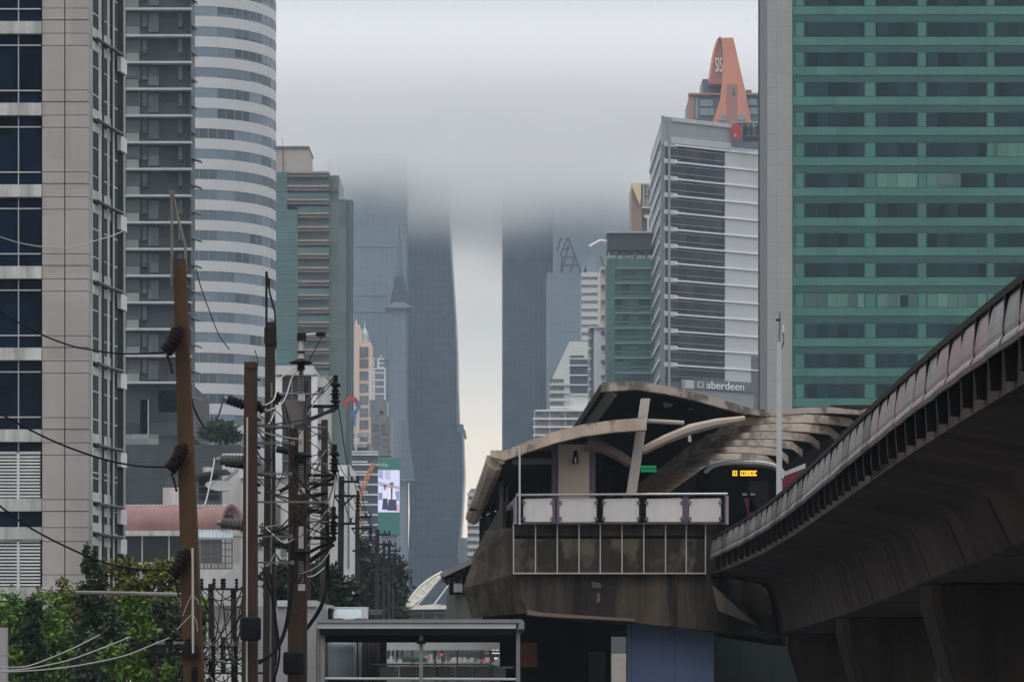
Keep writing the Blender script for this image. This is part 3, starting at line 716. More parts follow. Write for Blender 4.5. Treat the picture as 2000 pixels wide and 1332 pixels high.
sg = MB(); fplate(sg, 1330, 1470, 739, 1330, .6, .4); sg.build('podium', M['ab_grey'], b)
sg = MB(); fplate(sg, 1352, 1470, 737, 757, .4, .7); sign = sg.build('sign_board', M['ab_dark'], b)
sg = MB(); fplate(sg, 1335, 1352, 740, 756, .3, .7); sg.build('sign_blank', M['slab'], b)
sg = MB(); fplate(sg, 1466, 1484, 684, 1330, .6, .3); sg.build('dark_end_wall', M['ab_dark'], b)
ang = math.atan2((k1 - k0).y, (k1 - k0).x)
def ftext(body, px, row, hpx, wpx, m, out, name='lettering'):
    o = text(body, px, row, hpx, Y, m, b, name, wpx=wpx, ext=.08)
    q = fp(px); d = (k1 - k0).normalized(); q = q + Vector((d.y, -d.x)) * out
    off = o.location + Vector(b['_base']) - P(px, row, Y)
    o.rotation_euler = (R(90), 0, ang)
    o.location = Vector((q.x, q.y, Z(row, Y))) + Vector((off.x * math.cos(ang), off.x * math.sin(ang), off.z)) - Vector(b['_base'])
    return o
ftext('aberdeen', 1376, 754.5, 15, 88, M['sign_white'], .85)
lg = MB(); fplate(lg, 1358.5, 1361, 741.5, 754, .15, .85); fplate(lg, 1367.5, 1370, 741.5, 754.5, .15, .85); fplate(lg, 1358.5, 1370, 741.5, 744, .15, .9); fplate(lg, 1358.5, 1367.5, 751.8, 754, .15, .9)
lg.build('logo', M['slab'], b)
Y2 = 597.
s = thing('red_round_sign', 'red round rooftop sign with dark character panels on smoked glass office', 'sign', (P(1450, 276, Y2)))
MB().poly([(1438 + 10.5 * math.cos(R(t)), 258 - 17 * math.sin(R(t))) for t in range(0, 360, 20)], Y2, .5).build('red_disc', M['red_logo'], s)
MB().poly([(1436 + 3 * math.cos(R(t)), 264 - 4 * math.sin(R(t))) for t in range(0, 360, 45)] , Y2 - .1, .1).build('emblem', M['purple_pale'], s)
for xa in (1452, 1463, 1475):
    c = MB().pbox(xa, 248, xa + 9, 252, Y2, .4).pbox(xa + 3, 244, xa + 5.5, 264, Y2 + .05, .35).pbox(xa, 256, xa + 9, 259, Y2, .4).pbox(xa, 262, xa + 9, 264, Y2, .4).pbox(xa + .3, 252, xa + 2, 262, Y2 + .05, .35).pbox(xa + 7, 252, xa + 8.7, 262, Y2 + .05, .35)
    c.build('character', M['edge_dark'], s)
MB().pbox(1451, 267, 1485, 276, Y2, .4).build('sign_base', M['edge_dark'], s)
fr = MB()
for x in (1449, 1461, 1472): fr.pbox(x - .5, 240, x + .5, 277, Y2 + .6, .3)
fr.pbox(1428, 238, 1485, 239.5, Y2 + .6, .3); fr.build('sign_frame', M['slab'], s)

# orange arch tower
Y = 850.
b = thing('orange_arch_tower', 'salmon orange parabolic arch rising from a stepped tower behind smoked glass office', 'building', (X(1420, Y), Y + 12, 0))
box(1347, 186, 1500, 1330, Y + 3, 22).build('wall', M['blue_far'], b)
box(1372, 155, 1415, 188, Y + 5, 12).build('roof_block', M['blue_far'], b)
box(1345, 184, 1356, 245, Y + 2.5, 2).build('edge_pier', M['orange_tower2'], b)
MB().pbox(1345, 182, 1420, 186, Y + 2, 3).pbox(1455, 182, 1500, 186, Y + 2, 3).build('roof_edge', M['orange_tower2'], b)
box(1457, 176, 1468, 190, Y + 5, 4).build('roof_unit', M['ab_dark'], b)
for (xa, ya, xb, yb_) in ((1358, 192, 1364, 232), (1367, 195, 1392, 208), (1367, 212, 1395, 226), (1462, 194, 1478, 206), (1464, 212, 1480, 224)): box(xa, ya, xb, yb_, Y + 2.6, .6).build('window', M['tower_mid'], b)
MB().poly([(1391, 240), (1400, 215), (1408, 190), (1411, 160), (1413, 110), (1411, 85), (1408, 75), (1432, 74), (1437, 95), (1447, 140), (1456, 180), (1462, 210), (1468, 240)], Y - 1.5, 4).build('arch_front', M['orange_tower'], b)
MB().poly([(1386, 165), (1392, 125), (1397, 95), (1402, 78), (1409, 72), (1414, 90), (1414, 165)], Y + 1.2, 5).build('arch_side', M['orange_tower2'], b)
e = [(1386, 160), (1392, 122), (1397, 94), (1402, 80), (1408, 73), (1412, 80)]
MB().poly([(x - 2, y - 2) for x, y in e] + [(x + 1.5, y + 2) for x, y in reversed(e)], Y + .8, 6).build('arch_rim', M['orange_tower'], b)
text('SIS', 1397, 141, 28, Y + .9, M['sign_white'], b, wpx=14, ext=.15)
box(1419, 165, 1440, 245, Y - 1.7, .3).build('recess_panel', M['orange_tower2'], b)
box(1430, 172, 1436, 186, Y - 1.9, .3).build('window', M['grey_win'], b)
for xx in (1412, 1449): MB().poly([(xx + 8 * math.cos(R(t)), 236 - 12 * math.sin(R(t))) for t in range(0, 181, 20)], Y - 1.8, .4).build('arched_window', M['tower_mid'], b)

# right green tower
Y = 370.
b = thing('green_office_tower', 'large green glass office tower with pale stone corner filling the right side', 'building', (X(1800, Y), Y + 15, 0))
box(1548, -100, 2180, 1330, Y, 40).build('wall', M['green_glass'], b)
box(1499, -100, 1547.5, 1330, Y - .3, 3).build('stone_corner', M['stone_pale'], b)
MB().slab((X(1483.5, Y + 4), Y + 4), (X(1499, Y - .2), Y - .2), 0, Z(-100, Y), .6).build('stone_return', M['stone_edge'], b)
box(1481.5, -100, 1484, 1330, Y + 4.2, .6).build('dark_edge', M['edge_dark'], b)
rows = [(-13.5, 12), (45, 72), (103.5, 130), (162, 188.5), (221, 247.5), (280, 306.5), (339.5, 366), (398, 424.5), (456.5, 482.5), (515, 541), (574, 600), (633, 659.5), (692, 718), (750.5, 777), (809, 836)]
cols = [(1572, 1687.5), (1711, 1791), (1810, 1926), (1943, 2062)]
for i, (y0, y1) in enumerate(rows):
    box(1548.5, y1 + 1, 2180, y1 + 17, Y - .12, .3).build('spandrel', M['green_lite'], b)
    box(1548.5, y1 + 17.6, 2180, y1 + 31, Y - .05, .3).build('dark_spandrel', M['green_dark'], b)
    for j, (xa, xb) in enumerate(cols):
        lit = (i == 6 and j in (1, 2)) or (i == 10 and j in (0, 1, 2)) or (i == 5 and j == 3)  # pale panes: curtains, plus room light put into the base colour
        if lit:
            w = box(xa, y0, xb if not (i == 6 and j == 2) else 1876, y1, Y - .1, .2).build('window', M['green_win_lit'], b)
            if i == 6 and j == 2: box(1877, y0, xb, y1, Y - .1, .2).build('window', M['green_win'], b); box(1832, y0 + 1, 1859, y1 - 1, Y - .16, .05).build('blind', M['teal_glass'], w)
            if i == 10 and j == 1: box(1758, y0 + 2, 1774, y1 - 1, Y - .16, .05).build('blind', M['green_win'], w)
        else: box(xa, y0, xb, y1, Y - .08, .2).build('window', M['green_win'], b)
    for (xa, xb) in ((1554, 1569), (1690, 1709), (1794, 1808), (1929, 1941)): box(xa, y0, xb, y1, Y - .11, .2).build('pier_panel', M['green_lite'], b)

# banded low block in the gap
Y = 520.
b = thing('striped_low_block', 'low grey striped block beyond the station roof at the bright gap', 'building', (X(928, Y), Y + 8, 0))
MB().poly([(916, 960), (920, 954), (960, 954), (960, 1330), (913, 1330), (913, 980)], Y, 14).build('wall', M['ab_side'], b)
for k in range(9): box(913, 962 + 14.5 * k, 960, 969 + 14.5 * k, Y - .4, .8).build('floor_band', M['ab_white'], b)
box(897, 1050, 922, 1330, 540., 10).build('annex', M['tower_mid'], b)

# ------------------------------------------------------------------ left low buildings
Y = 230.
b = thing('red_roofed_building', 'low building with faded red barrel roof and dark glass front, behind brown pole', 'building', (X(350, Y), Y + 5, 0))
zr, rr = Z(1036, Y), (1036 - 984) * Y / F
sec = [(Y + 2.2 + rr * 1.05 * math.cos(R(t)), zr + rr * math.sin(R(t))) for t in range(180, -1, -12)]
x0, x1 = X(225, Y), X(455, Y)
rf = MB().sweep([[(x0, y, z) for y, z in sec], [(x1, y, z) for y, z in sec]]).build('roof', M['red_roof'], b, smooth=True)
tr = MB()
for k in range(34): q = x0 + (x1 - x0) * k / 34; tr.tube([(q, Y + 1.4, zr + rr * .97), (q + .12, Y + 2.0, zr + rr * 1.03)], .035, 4)
tr.build('roof_clip', M['white'], rf)
ea = [(452 + 21 * math.cos(R(t)), 1036 - 52 * math.sin(R(t))) for t in range(0, 181, 15)]
ei = [(452 + 17 * math.cos(R(t)), 1036 - 45 * math.sin(R(t))) for t in range(180, -1, -15)]
MB().poly(ea + ei, Y - .3, 3).build('gable_arch', M['red_roof'], b)
MB().poly([(452 + 17 * math.cos(R(t)), 1036 - 45 * math.sin(R(t))) for t in range(0, 181, 15)], Y + .4, 2).build('gable_wall', M['render'], b)
MB().pbox(225, 1036, 470, 1046, Y - .25, 4).build('cornice', M['white_dirty'], b)
box(225, 1046, 383, 1100, Y + .2, 4).build('window', M['navy_d'] if 'navy_d' in M else M.setdefault('navy_d', mat('dark shop glass', (.014, .02, .024), .15)), b)
for x in (277.5, 330): box(x - 1.2, 1046, x + 1.2, 1100, Y + .05, .15).build('mullion', M['alu'], b)
box(225, 1100, 480, 1330, Y + .1, 6).build('wall', M['render'], b)
box(225, 1098, 383, 1101.5, Y - .2, .4).build('sill', M['white_dirty'], b)
v = MB()
for x in (386, 398, 412, 426, 440, 453): v.pbox(x - 1.3, 1050, x + 1.3, 1112, Y - 1.5, .15)
for x in (391, 405, 419, 433, 447): v.pbox(x - .5, 1052, x + .5, 1112, Y - 1.4, .1)
for y in (1060, 1073, 1086, 1099, 1110): v.pbox(386, y - 1, 454, y + 1, Y - 1.35, .1)
vr = v.build('veranda_frame', M['galv'], b)
v = MB()
for k in range(11):
    xa = 384 + 6.6 * k; v.quad(P(xa, 1050, Y - 1.6), P(xa + 5.2, 1050, Y - 1.6), P(xa + 3.4, 1031, Y + .3), P(xa - 1.4, 1031, Y + .3))
    v.tube([P(xa, 1051, Y - 1.62), P(xa - 1.4, 1031, Y + .26)], .05, 5)
v.pbox(382, 1049, 457, 1053, Y - 1.75, .2)
v.build('veranda_roof', M['corr'], b)
box(386, 1112, 480, 1182, Y - 1.6, 2).build('veranda_wall', M['render'], b)
MB().poly([(440, 1122), (480, 1090), (480, 1182), (440, 1182)], Y - 2, .4).build('gable_end', mat('pale grey wall', (.44, .44, .45), .7, streak=(.6, .1)), b)
Y = 245.
b = thing('white_low_building', 'long off white low building with plain walls behind the cluster of utility poles', 'building', (X(560, Y), Y + 6, 0))
box(434, 888, 476, 1330, Y + 1, 10).build('wall', M['render'], b)
box(470, 932, 660, 1330, Y, 12).build('wall', M['render'], b)
box(655, 908, 683, 1330, Y + 1, 9).build('stair_wall', M['white'], b)
box(679, 910, 682, 1110, Y + .8, .3).build('downpipe', M['ab_dark'], b)
box(468, 929, 662, 933.5, Y - .3, 13).build('coping', M['white'], b)
box(434, 885.5, 478, 889, Y + .7, 10).build('coping', M['white'], b)
for (xa, ya, xb, yb_) in ((503, 1060, 512, 1072), (535, 985, 548, 1040), (610, 960, 624, 990), (548, 1060, 560, 1085)): box(xa, ya, xb, yb_, Y - .1, .3).build('window', M['grey_win'], b)
MB().poly([(415, 955), (462, 915), (466, 919), (420, 960)], Y - 2, .4).build('stair_rail', M['ab_grey'], b)
b = thing('satellite_dish', 'large dull mesh satellite dish tilted up on the low roof', 'dish', P(432, 985, 238))
dc = P(430, 958, 236); m_ = MB(); secs = []
for i in range(6):
    rr_ = 1.25 * i / 5; secs.append([(dc.x + rr_ * math.cos(R(t)) * 1.0, dc.y + rr_ * math.sin(R(t)) * .75, dc.z + .42 * (i / 5) ** 2 + rr_ * .10 * math.cos(R(t + 150)) + rr_ * math.sin(R(t)) * .45) for t in range(0, 360, 20)])
nv = len(m_.v)
for c in secs: m_.v += [Vector(q) for q in c]
for i in range(5):
    for j in range(18): m_.f.append((nv + i * 18 + j, nv + i * 18 + (j + 1) % 18, nv + (i + 1) * 18 + (j + 1) % 18, nv + (i + 1) * 18 + j))
m_.build('reflector', M['dish'], b, smooth=True)
MB().tube([dc - Vector((0, 0, 1.6)), dc], .09, 6).build('mount', M['galv'], b)
MB().tube([dc + Vector((-1, 0, .1)), dc + Vector((.1, -.5, 1.2))], .03, 5).build('feed_arm', M['galv'], b)
b = thing('rooftop_shed', 'small dark open rooftop shed with pipe frame beside the dish', 'shed', P(405, 985, 240))
MB().poly([(372, 930), (398, 922), (442, 916), (442, 920), (400, 927), (372, 935)], 238, 4).build('roof', M['shed_dark'], b)
box(388, 930, 428, 978, 241, 1).build('tank', M['shed_dark'], b)
f = MB()
for x in (380, 386, 432): f.pbox(x - .7, 928, x + .7, 984, 238.4, .06)
for y in (950, 965, 978): f.pbox(378, y - .7, 432, y + .7, 238.35, .05)
f.build('pipe_frame', M['galv'], b)
box(396, 912, 413, 922, 239, 1).build('roof_vent', M['white_dirty'], b)
b = thing('rooftop_tank_box', 'off white rooftop box with railing beside leaning brown pole', 'water tank', P(340, 985, 236))
box(318, 952, 362, 985, 234, 3).build('box_wall', M['render'], b)
f = MB()
for x in range(324, 362, 5): f.pbox(x - .4, 934, x + .4, 952, 234.3, .04)
for y in (935, 943): f.pbox(324, y - .5, 362, y + .5, 234.28, .03)
f.build('railing', M['galv'], b)

Y = 265.
b = thing('white_town_house', 'white town house with dark glazed front rising behind the pole cluster', 'building', (X(588, Y), Y + 5, 0))
MB().pbox(537, 714, 612, 732, Y - .3, 9).build('parapet', M['render'], b)
box(537, 735, 551, 1330, Y - .1, 8).build('wall', M['white'], b)
box(608, 735, 620, 1330, Y - .1, 8).build('wall', M['white'], b)
box(537, 731, 620, 736, Y + .2, 8).build('dark_strip', M['ab_dark'], b)  # dark grey strip between parapet and wall
box(551, 736, 608, 930, Y + .3, 8).build('window', M['char'], b)
box(619, 738, 637, 1330, Y + .5, 8).build('side_wall', M['render'], b)
for y0 in (756, 795, 827, 846, 880): box(620, y0, 632, y0 + 12, Y + .35, .3).build('window', M['char'], b)
f = MB()
for y in (770, 812, 860, 900): f.pbox(551, y - 1, 608, y + 1, Y + .1, .15)
for x in (570, 590): f.pbox(x - .8, 736, x + .8, 930, Y + .12, .15)
f.build('window_frame', M['ab_side'], b)

Y = 96.
b = thing('grey_wall_building', 'plain grey panelled building with white coping behind the largest pole', 'building', (X(560, Y), Y + 3, 0))
box(500, 1184, 618, 1332, Y, 6).build('wall', M['grey_render'], b)
MB().box(X(500, Y), X(618, Y), Y + .02, Y + 5.9, 0, Z(1332, Y)).build('lower_wall', M['grey_render'], b)
MB().pbox(541, 1172, 560, 1184, Y - .1, 6).pbox(594, 1172, 618, 1184, Y - .1, 6).build('coping', M['white_dirty'], b)
box(537, 1206, 543, 1230, Y - .12, .12).build('meter_box', M['white_dirty'], b)

# ------------------------------------------------------------------ utility poles
ins_group = 'long insulators on the utility poles'
def taper(mb, x0, y0, w0, x1, y1, w1, Y, dpt=1.0):
    g = Z(y0, Y); 
    a0, a1, b0, b1 = X(x0 - w0 / 2, Y), X(x0 + w0 / 2, Y), X(x1 - w1 / 2, Y), X(x1 + w1 / 2, Y)
    h0, h1 = (a1 - a0) * dpt, (b1 - b0) * dpt
    t = (Z(y0, Y) - 0) / (Z(y0, Y) - Z(y1, Y))                 # extend to the ground
    e0, e1, hh = a0 + (b0 - a0) * t, a1 + (b1 - a1) * t, h0 + (h1 - h0) * t
    mb.sweep([[(e0, Y - hh / 2, 0), (e1, Y - hh / 2, 0), (e1, Y + hh / 2, 0), (e0, Y + hh / 2, 0)], [(a0, Y - h0 / 2, g), (a1, Y - h0 / 2, g), (a1, Y + h0 / 2, g), (a0, Y + h0 / 2, g)]])
    return ((e0 + e1) / 2, Y, 0)
def pole(label, x0, y0, w0, x1, w1, Y, m, group='concrete utility poles along the street'):
    mb = MB(); base = taper(mb, x0, y0, w0, x1, 1332, w1, Y)
    r = thing('utility_pole', label, 'utility pole', base, group)
    mb.build('shaft', m, r)
    return r
def insul(label, pts, r0, r1, m, step=.045, hw=None):
    q = [P(*p) for p in pts]
    r = thing('insulator', label, 'insulator', q[-1], ins_group)
    MB().ribs(q, r0, r1, step, 10).build('ribbed_body', m, r)
    d = (q[-1] - q[-2]).normalized()
    MB().tube([q[-1], q[-1] + d * .10], [r0 * .8, r0 * .5], 7).build('end_fitting', M['galv'], r)
    d = (q[0] - q[1]).normalized()
    MB().tube([q[0], q[0] + d * .07], r0 * .9, 7).build('mounting_clamp', M['iron'], r)
    return r
def wire(label, pts, r, m='cable', sag=0, n=14, name='power_cable', group='power cables'):
    q = [P(*p) for p in pts]
    if len(q) == 2:
        a, c = q; q = [a.lerp(c, i / n) - Vector((0, 0, sag * 4 * (i / n) * (1 - i / n))) for i in range(n + 1)]
    else:                                      # smooth the given points
        out = []
        for i in range(len(q) - 1):
            p0, p1, p2, p3 = q[max(i - 1, 0)], q[i], q[i + 1], q[min(i + 2, len(q) - 1)]
            for k in range(6):
                t = k / 6; out.append(.5 * ((2 * p1) + (p2 - p0) * t + (2 * p0 - 5 * p1 + 4 * p2 - p3) * t * t + (3 * p1 - p0 - 3 * p2 + p3) * t ** 3))
        q = out + [q[-1]]
    return tag(MB().tube(q, r, 6).build(name, M[m], smooth=True, base=q[0]), label, 'cable', group)

# pole 1
Y = 55.
p1 = pole('tall leaning orange brown concrete pole with iron rods on top, nearest of the poles', 351, 508, 23, 379, 38, Y, M['pole1'])
MB().pbox(333, 378, 337.5, 560, Y - .05, .05).tube([P(335, 372, Y), P(336, 384, Y)], .05, 6).build('steel_extension', M['galv'], p1)
MB().tube([P(339, 388, Y), P(351, 440, Y), P(362, 482, Y), P(363, 530, Y)], .028, 6).build('brace_rod', M['galv'], p1)
hl = MB()
for k in range(14):
    yy = 530 + 56 * k; cxp = 351 + 28 * (yy - 508) / 824
    hl.pbox(cxp - 1 + (k % 2) * 3, yy, cxp + 1 + (k % 2) * 3, yy + 2.2, Y - .5 * (23 + 15 * (yy - 508) / 824) * Y / F - .004, .01)
hl.build('bolt_hole', M['black'], p1)
for i, y_ in enumerate((560, 592, 612, 641, 700, 742, 806, 850)):
    MB().tube([P(362 + (y_ - 508) * .037, y_, Y), P(369 + (y_ - 508) * .037, y_ + 2, Y)], .025, 5).build('step_bolt', M['galv'], p1)
cnd = MB().tube([P(376, 1070, Y - .35), P(376.5, 1150, Y - .35), P(377, 1275, Y - .35)], .022, 6).build('conduit', M['pvc'], p1)
for (pts, k) in ((((376, 1158), (366, 1178), (357, 1202)), 0), (((377, 1162), (386, 1172), (388, 1180)), 1), (((376, 1198), (362, 1212), (345, 1230)), 2), (((377, 1198), (384, 1214), (386, 1232)), 3)):
    MB().tube([P(a, c, Y - .36) for a, c in pts], .008, 5).build('earth_wire', M['cable_pale'], p1)
MB().pbox(374, 1302, 384, 1340, Y - .27, .1).build('cable_guard', M['black'], p1)
for i, (xa, ya, lab) in enumerate(((353, 644, 'dark bent ribbed insulator, topmost on the leaning brown pole'), (361, 874, 'dark bent ribbed insulator, middle one on the leaning brown pole'), (366, 1080, 'dark bent ribbed insulator, lowest on the leaning brown pole'))):
    s = thing('insulator', lab, 'insulator', P(xa, ya, Y - .2), ins_group)
    pts = [(xa - 6, ya, Y - .25), (xa - 10, ya + 14, Y - .3), (xa - 19, ya + 30, Y - .33), (xa - 30, ya + 44, Y - .33)]
    MB().ribs([P(*q) for q in pts], .124, .138, .04, 12).build('ribbed_body', M['porcelain'], s)
    MB().tube([P(xa - 28, ya + 42, Y - .35), P(xa - 24, ya + 50, Y - .37)], .05, 6).build('clamp', M['galv'], s)
    MB().ribs([P(xa - 27, ya + 48, Y - .35), P(xa - 21, ya + 64, Y - .35), P(xa - 16, ya + 86, Y - .35)], .015, .032, .04, 7).build('guy_link', M['iron'], s)
    MB().tube([P(xa - 4, ya - 2, Y - .2), P(xa + 4, ya + 4, Y - .05)], .07, 8).build('mounting_clamp', M['porcelain'], s)
wire('black cable from the topmost bent insulator sagging left across the stone office', [(324, 688, Y - .3), (240, 691, 54), (171, 682, 53), (132, 673, 52), (80, 653, 51), (22, 622, 50), (-30, 588, 49)], .016)
wire('black cable from the middle bent insulator sagging left past the louvers', [(331, 912, Y - .3), (270, 910, 54), (200, 896, 53), (120, 868, 52), (60, 840, 51), (0, 808, 50), (-40, 785, 49)], .019)
wire('black cable from the lowest bent insulator sagging left above the trees', [(338, 1113, Y - .3), (270, 1111, 54), (200, 1097, 53), (120, 1063, 52), (50, 1025, 51), (0, 988, 50), (-40, 955, 49)], .019)
wire('thin pale wire drooping across the upper blue windows', [(-30, 452, 110), (0, 463, 112), (40, 475, 114), (80, 482, 116), (130, 484, 118), (170, 475, 120), (215, 462, 122), (240, 452, 124)], .022, 'cable_pale')
tag(MB().tube([P(147, 1157, 60), P(250, 1158.5, 60), P(356, 1161, 56)], .045, 8).build('street_lamp_arm', M['galv'], base=P(356, 1161, 56)), 'long straight pale lamp arm reaching left from brown pole over trees', 'lamp arm')
for i, (pts, lab) in enumerate((([(330, 1245, 54), (290, 1262, 52), (240, 1281, 50), (160, 1298, 48), (80, 1308, 46), (-20, 1313, 44)], 'pale bare wire rising to the crossarm nearest the brown pole'),
    ([(255, 1243, 54), (200, 1265, 52), (140, 1287, 50), (90, 1299, 48), (40, 1307, 46), (-20, 1310, 44)], 'pale bare wire rising to the middle of the lower crossarm'),
    ([(195, 1239, 54), (150, 1262, 52), (100, 1284, 50), (55, 1300, 48), (20, 1303, 46), (-20, 1302, 44)], 'pale bare wire rising to the outer end of the lower crossarm'))):
    wire(lab, pts, .011, 'cable_pale')
b = thing('crossarm', 'dark crossarm with small insulators low on the brown pole', 'crossarm', P(300, 1262, Y))
MB().pbox(262, 1259, 385, 1266, Y - .35, .12).pbox(292, 1274, 388, 1280, Y - .3, .1).build('beam', M['iron'], b)
for xx in (258, 300, 331, 368, 350): MB().ribs([P(xx, 1262, Y - .3), P(xx, 1244, Y - .3)], .035, .07, .04, 8).build('pin_insulator', M['black_ins'], b)
MB().pbox(303, 1252, 322, 1258, Y - .36, .1).pbox(338, 1252, 360, 1258, Y - .36, .1).build('fuse_box', M['galv'], b)

# pole 2
Y = 70.
p2 = pole('brown square concrete pole carrying long ribbed insulators on its left', 490, 708, 24, 488, 30, Y, M['pole2'])
MB().tube([P(483, 815, Y - .22), P(482, 1332, Y - .25), P(482, 1500, Y - .25)], .022, 6).build('conduit', M['pvc'], p2)
MB().tube([P(478, 718, Y - .18), P(503, 722, Y - .18), P(504, 706, Y - .1), P(498, 684, Y)], .012, 5).build('binding_wire', M['cable'], p2)
for i, yy in enumerate((740, 785, 818, 872, 905, 945, 960)): MB().tube([P(500, yy, Y), P(509, yy + 3, Y)], .04 if i % 2 else .025, 6).build('step_bolt', M['iron'], p2)
insul('dark slanted ribbed insulator, upper left arm of the second brown pole', [(477, 791, Y), (444, 780, Y)], .10, .135, M['black_ins'])
insul('grey ribbed insulator with dark underside, middle left arm of second brown pole', [(477, 899, Y), (430, 898, Y)], .115, .14, M['poly_ins'])
insul('black rod insulator just under the grey middle insulator of second pole', [(477, 911, Y + .1), (440, 906, Y + .1)], .05, .075, M['black_ins'])
insul('grey ribbed insulator, lowest left arm of the second brown pole', [(476, 1026, Y), (432, 1021, Y)], .115, .14, M['poly_ins'])
insul('short dark insulator stub on the right of second brown pole top', [(502, 794, Y), (516, 801, Y)], .08, .13, M['porcelain'])
for i, (xa, xb, yy, sp_) in enumerate(((503, 574, 832, 1), (503, 575, 865, 1), (503, 570, 925, 1), (503, 641, 980, 0), (503, 571, 1047, 0), (500, 574, 1098, 0))):
    a = thing('bracket_arm', ['galvanised spiked arm, topmost right arm of the second pole', 'galvanised spiked arm, second from the top on the second pole', 'galvanised spiked arm, third from top on the second pole', 'long thin galvanised arm crossing to the transformer mast', 'galvanised arm near mid height above the pale wall', 'lowest broad galvanised arm right of the second pole'][i], 'bracket arm', P(xa, yy, Y + .3), 'bracket arms of the second pole')
    MB().pbox(xa, yy - 1.6, xb, yy + 1.6, Y + .25, .09).build('arm', M['galv'], a)
    m_ = MB().pbox(xb - 6, yy - 4, xb, yy + 4, Y + .22, .14)
    m_.build('end_cap', M['galv'], a); m_ = MB()
    if sp_:
        for x in range(xa + 6, xb - 8, 6): m_.tube([P(x, yy + 2, Y + .3), P(x, yy + 6, Y + .3)], .012, 4); m_.tube([P(x, yy - 2, Y + .3), P(x, yy - 5, Y + .3)], .01, 4)
    if sp_: m_.build('bristle', M['galv'], a)
wire('black and pale jumper loop hanging between first and second pole, upper', [(371, 765, 60), (380, 800, 62), (395, 828, 64), (403, 836, 65), (414, 834, 66), (428, 808, 68), (437, 776, 70)], .022)
wire('jumper loop hanging between first and second pole, lower', [(372, 975, 60), (380, 988, 62), (392, 991, 64), (400, 985, 65), (408, 955, 67), (416, 915, 69), (419, 895, 70)], .018, 'cable_pale')
wire('thin earth wire falling from the leaning pole head to the round tower', [(383, 525, 60), (392, 560, 62), (410, 610, 65), (428, 655, 68), (448, 682, 70)], .012)

# pole 3
Y = 85.
p3 = pole('dark straight concrete pole with tall angle iron extension on top', 528, 630, 18, 526, 24, Y, M['pole3'])
MB().pbox(518, 530, 522.5, 672, Y - .2, .06).tube([P(524, 545, Y), P(523, 560, Y)], .07, 6).build('steel_extension', M['iron'], p3)
MB().tube([P(521, 532, Y - .1), P(527, 572, Y - .1), P(537, 610, Y - .1), P(539, 680, Y - .1)], .028, 6).build('brace_rod', M['iron'], p3)
box(516, 640, 540, 672, Y - .18, .02).build('clamp_plate', M['iron'], p3)
MB().tube([P(530.5, 747, Y - .25), P(530, 1000, Y - .25), P(528, 1332, Y - .28)], .03, 6).build('conduit', M['galv'], p3)

# pole 4: transformer mast
Y = 80.
p4 = pole('thick brown concrete pole with stacked cable terminations and street lamp', 582, 790, 34, 581, 36, Y, M['pole2'])
MB().poly([(549, 777), (600, 777), (600, 792), (596, 838), (566, 838), (549, 792)], Y - .26, .3).build('crown_bracket', M['dark_panel'], p4)
MB().poly([(553, 780), (596, 780), (590, 830), (572, 830)], Y - .29, .03).build('crown_plate', M['brown_grey'], p4)
lamp = MB().tube([P(588, 712, Y - .5), P(588, 680, Y - .5), P(588, 658, Y - .5)], [.09, .075, .07], 8).build('lamp_post', M['pvc'], p4)
MB().tube([P(588, 690, Y - .5), P(588, 686, Y - .5)], .11, 8).pbox(580, 650, 597, 664, Y - .62, .25).build('lamp_collar', M['iron'], lamp)
MB().tube([P(596, 655, Y - .5), P(620, 652.5, Y - .5)], .04, 6).build('lamp_arm', M['pvc'], lamp)
MB().pbox(617, 648.5, 635, 656, Y - .6, .22).build('lamp_head', M['iron'], lamp)
MB().tube([P(629, 657, Y - .5), P(604, 704, Y - .5)], .014, 5).build('stay_wire', M['cable'], lamp)
for i, (yc, lab) in enumerate(((704, 'cable termination stack with wide black rain disc, topmost on the thick pole'), (886, 'cable termination stack, middle one on the thick brown pole'), (1074, 'cable termination stack, lowest on the thick brown pole'))):
    t_ = thing('cable_termination', lab, 'cable termination', P(588, yc + 66, Y - .5), 'cable terminations of the thick pole')
    MB().tube([P(588, yc - 3, Y - .5), P(588, yc, Y - .5), P(588, yc + 4, Y - .5), P(588, yc + 6, Y - .5)], [.10, .2, .34, .30], 14).build('rain_disc', M['black'], t_)
    if i: MB().tube([P(588, yc - 3, Y - .5), P(588, yc - 46, Y - .5)], [.075, .07], 8).build('cylinder', M['pvc'], t_)
    MB().tube([P(588, yc + 6, Y - .5), P(588, yc + 18, Y - .5)], [.1, .12], 8).build('neck', M['iron'], t_)
    MB().ribs([P(588, yc + 18, Y - .5), P(588, yc + 64, Y - .5)], .05, .088, .036, 10).build('ribbed_body', M['galv'], t_)
    box(582, yc + 66, 595, yc + 79, Y - .58, .16).build('base_box', M['pvc'], t_)
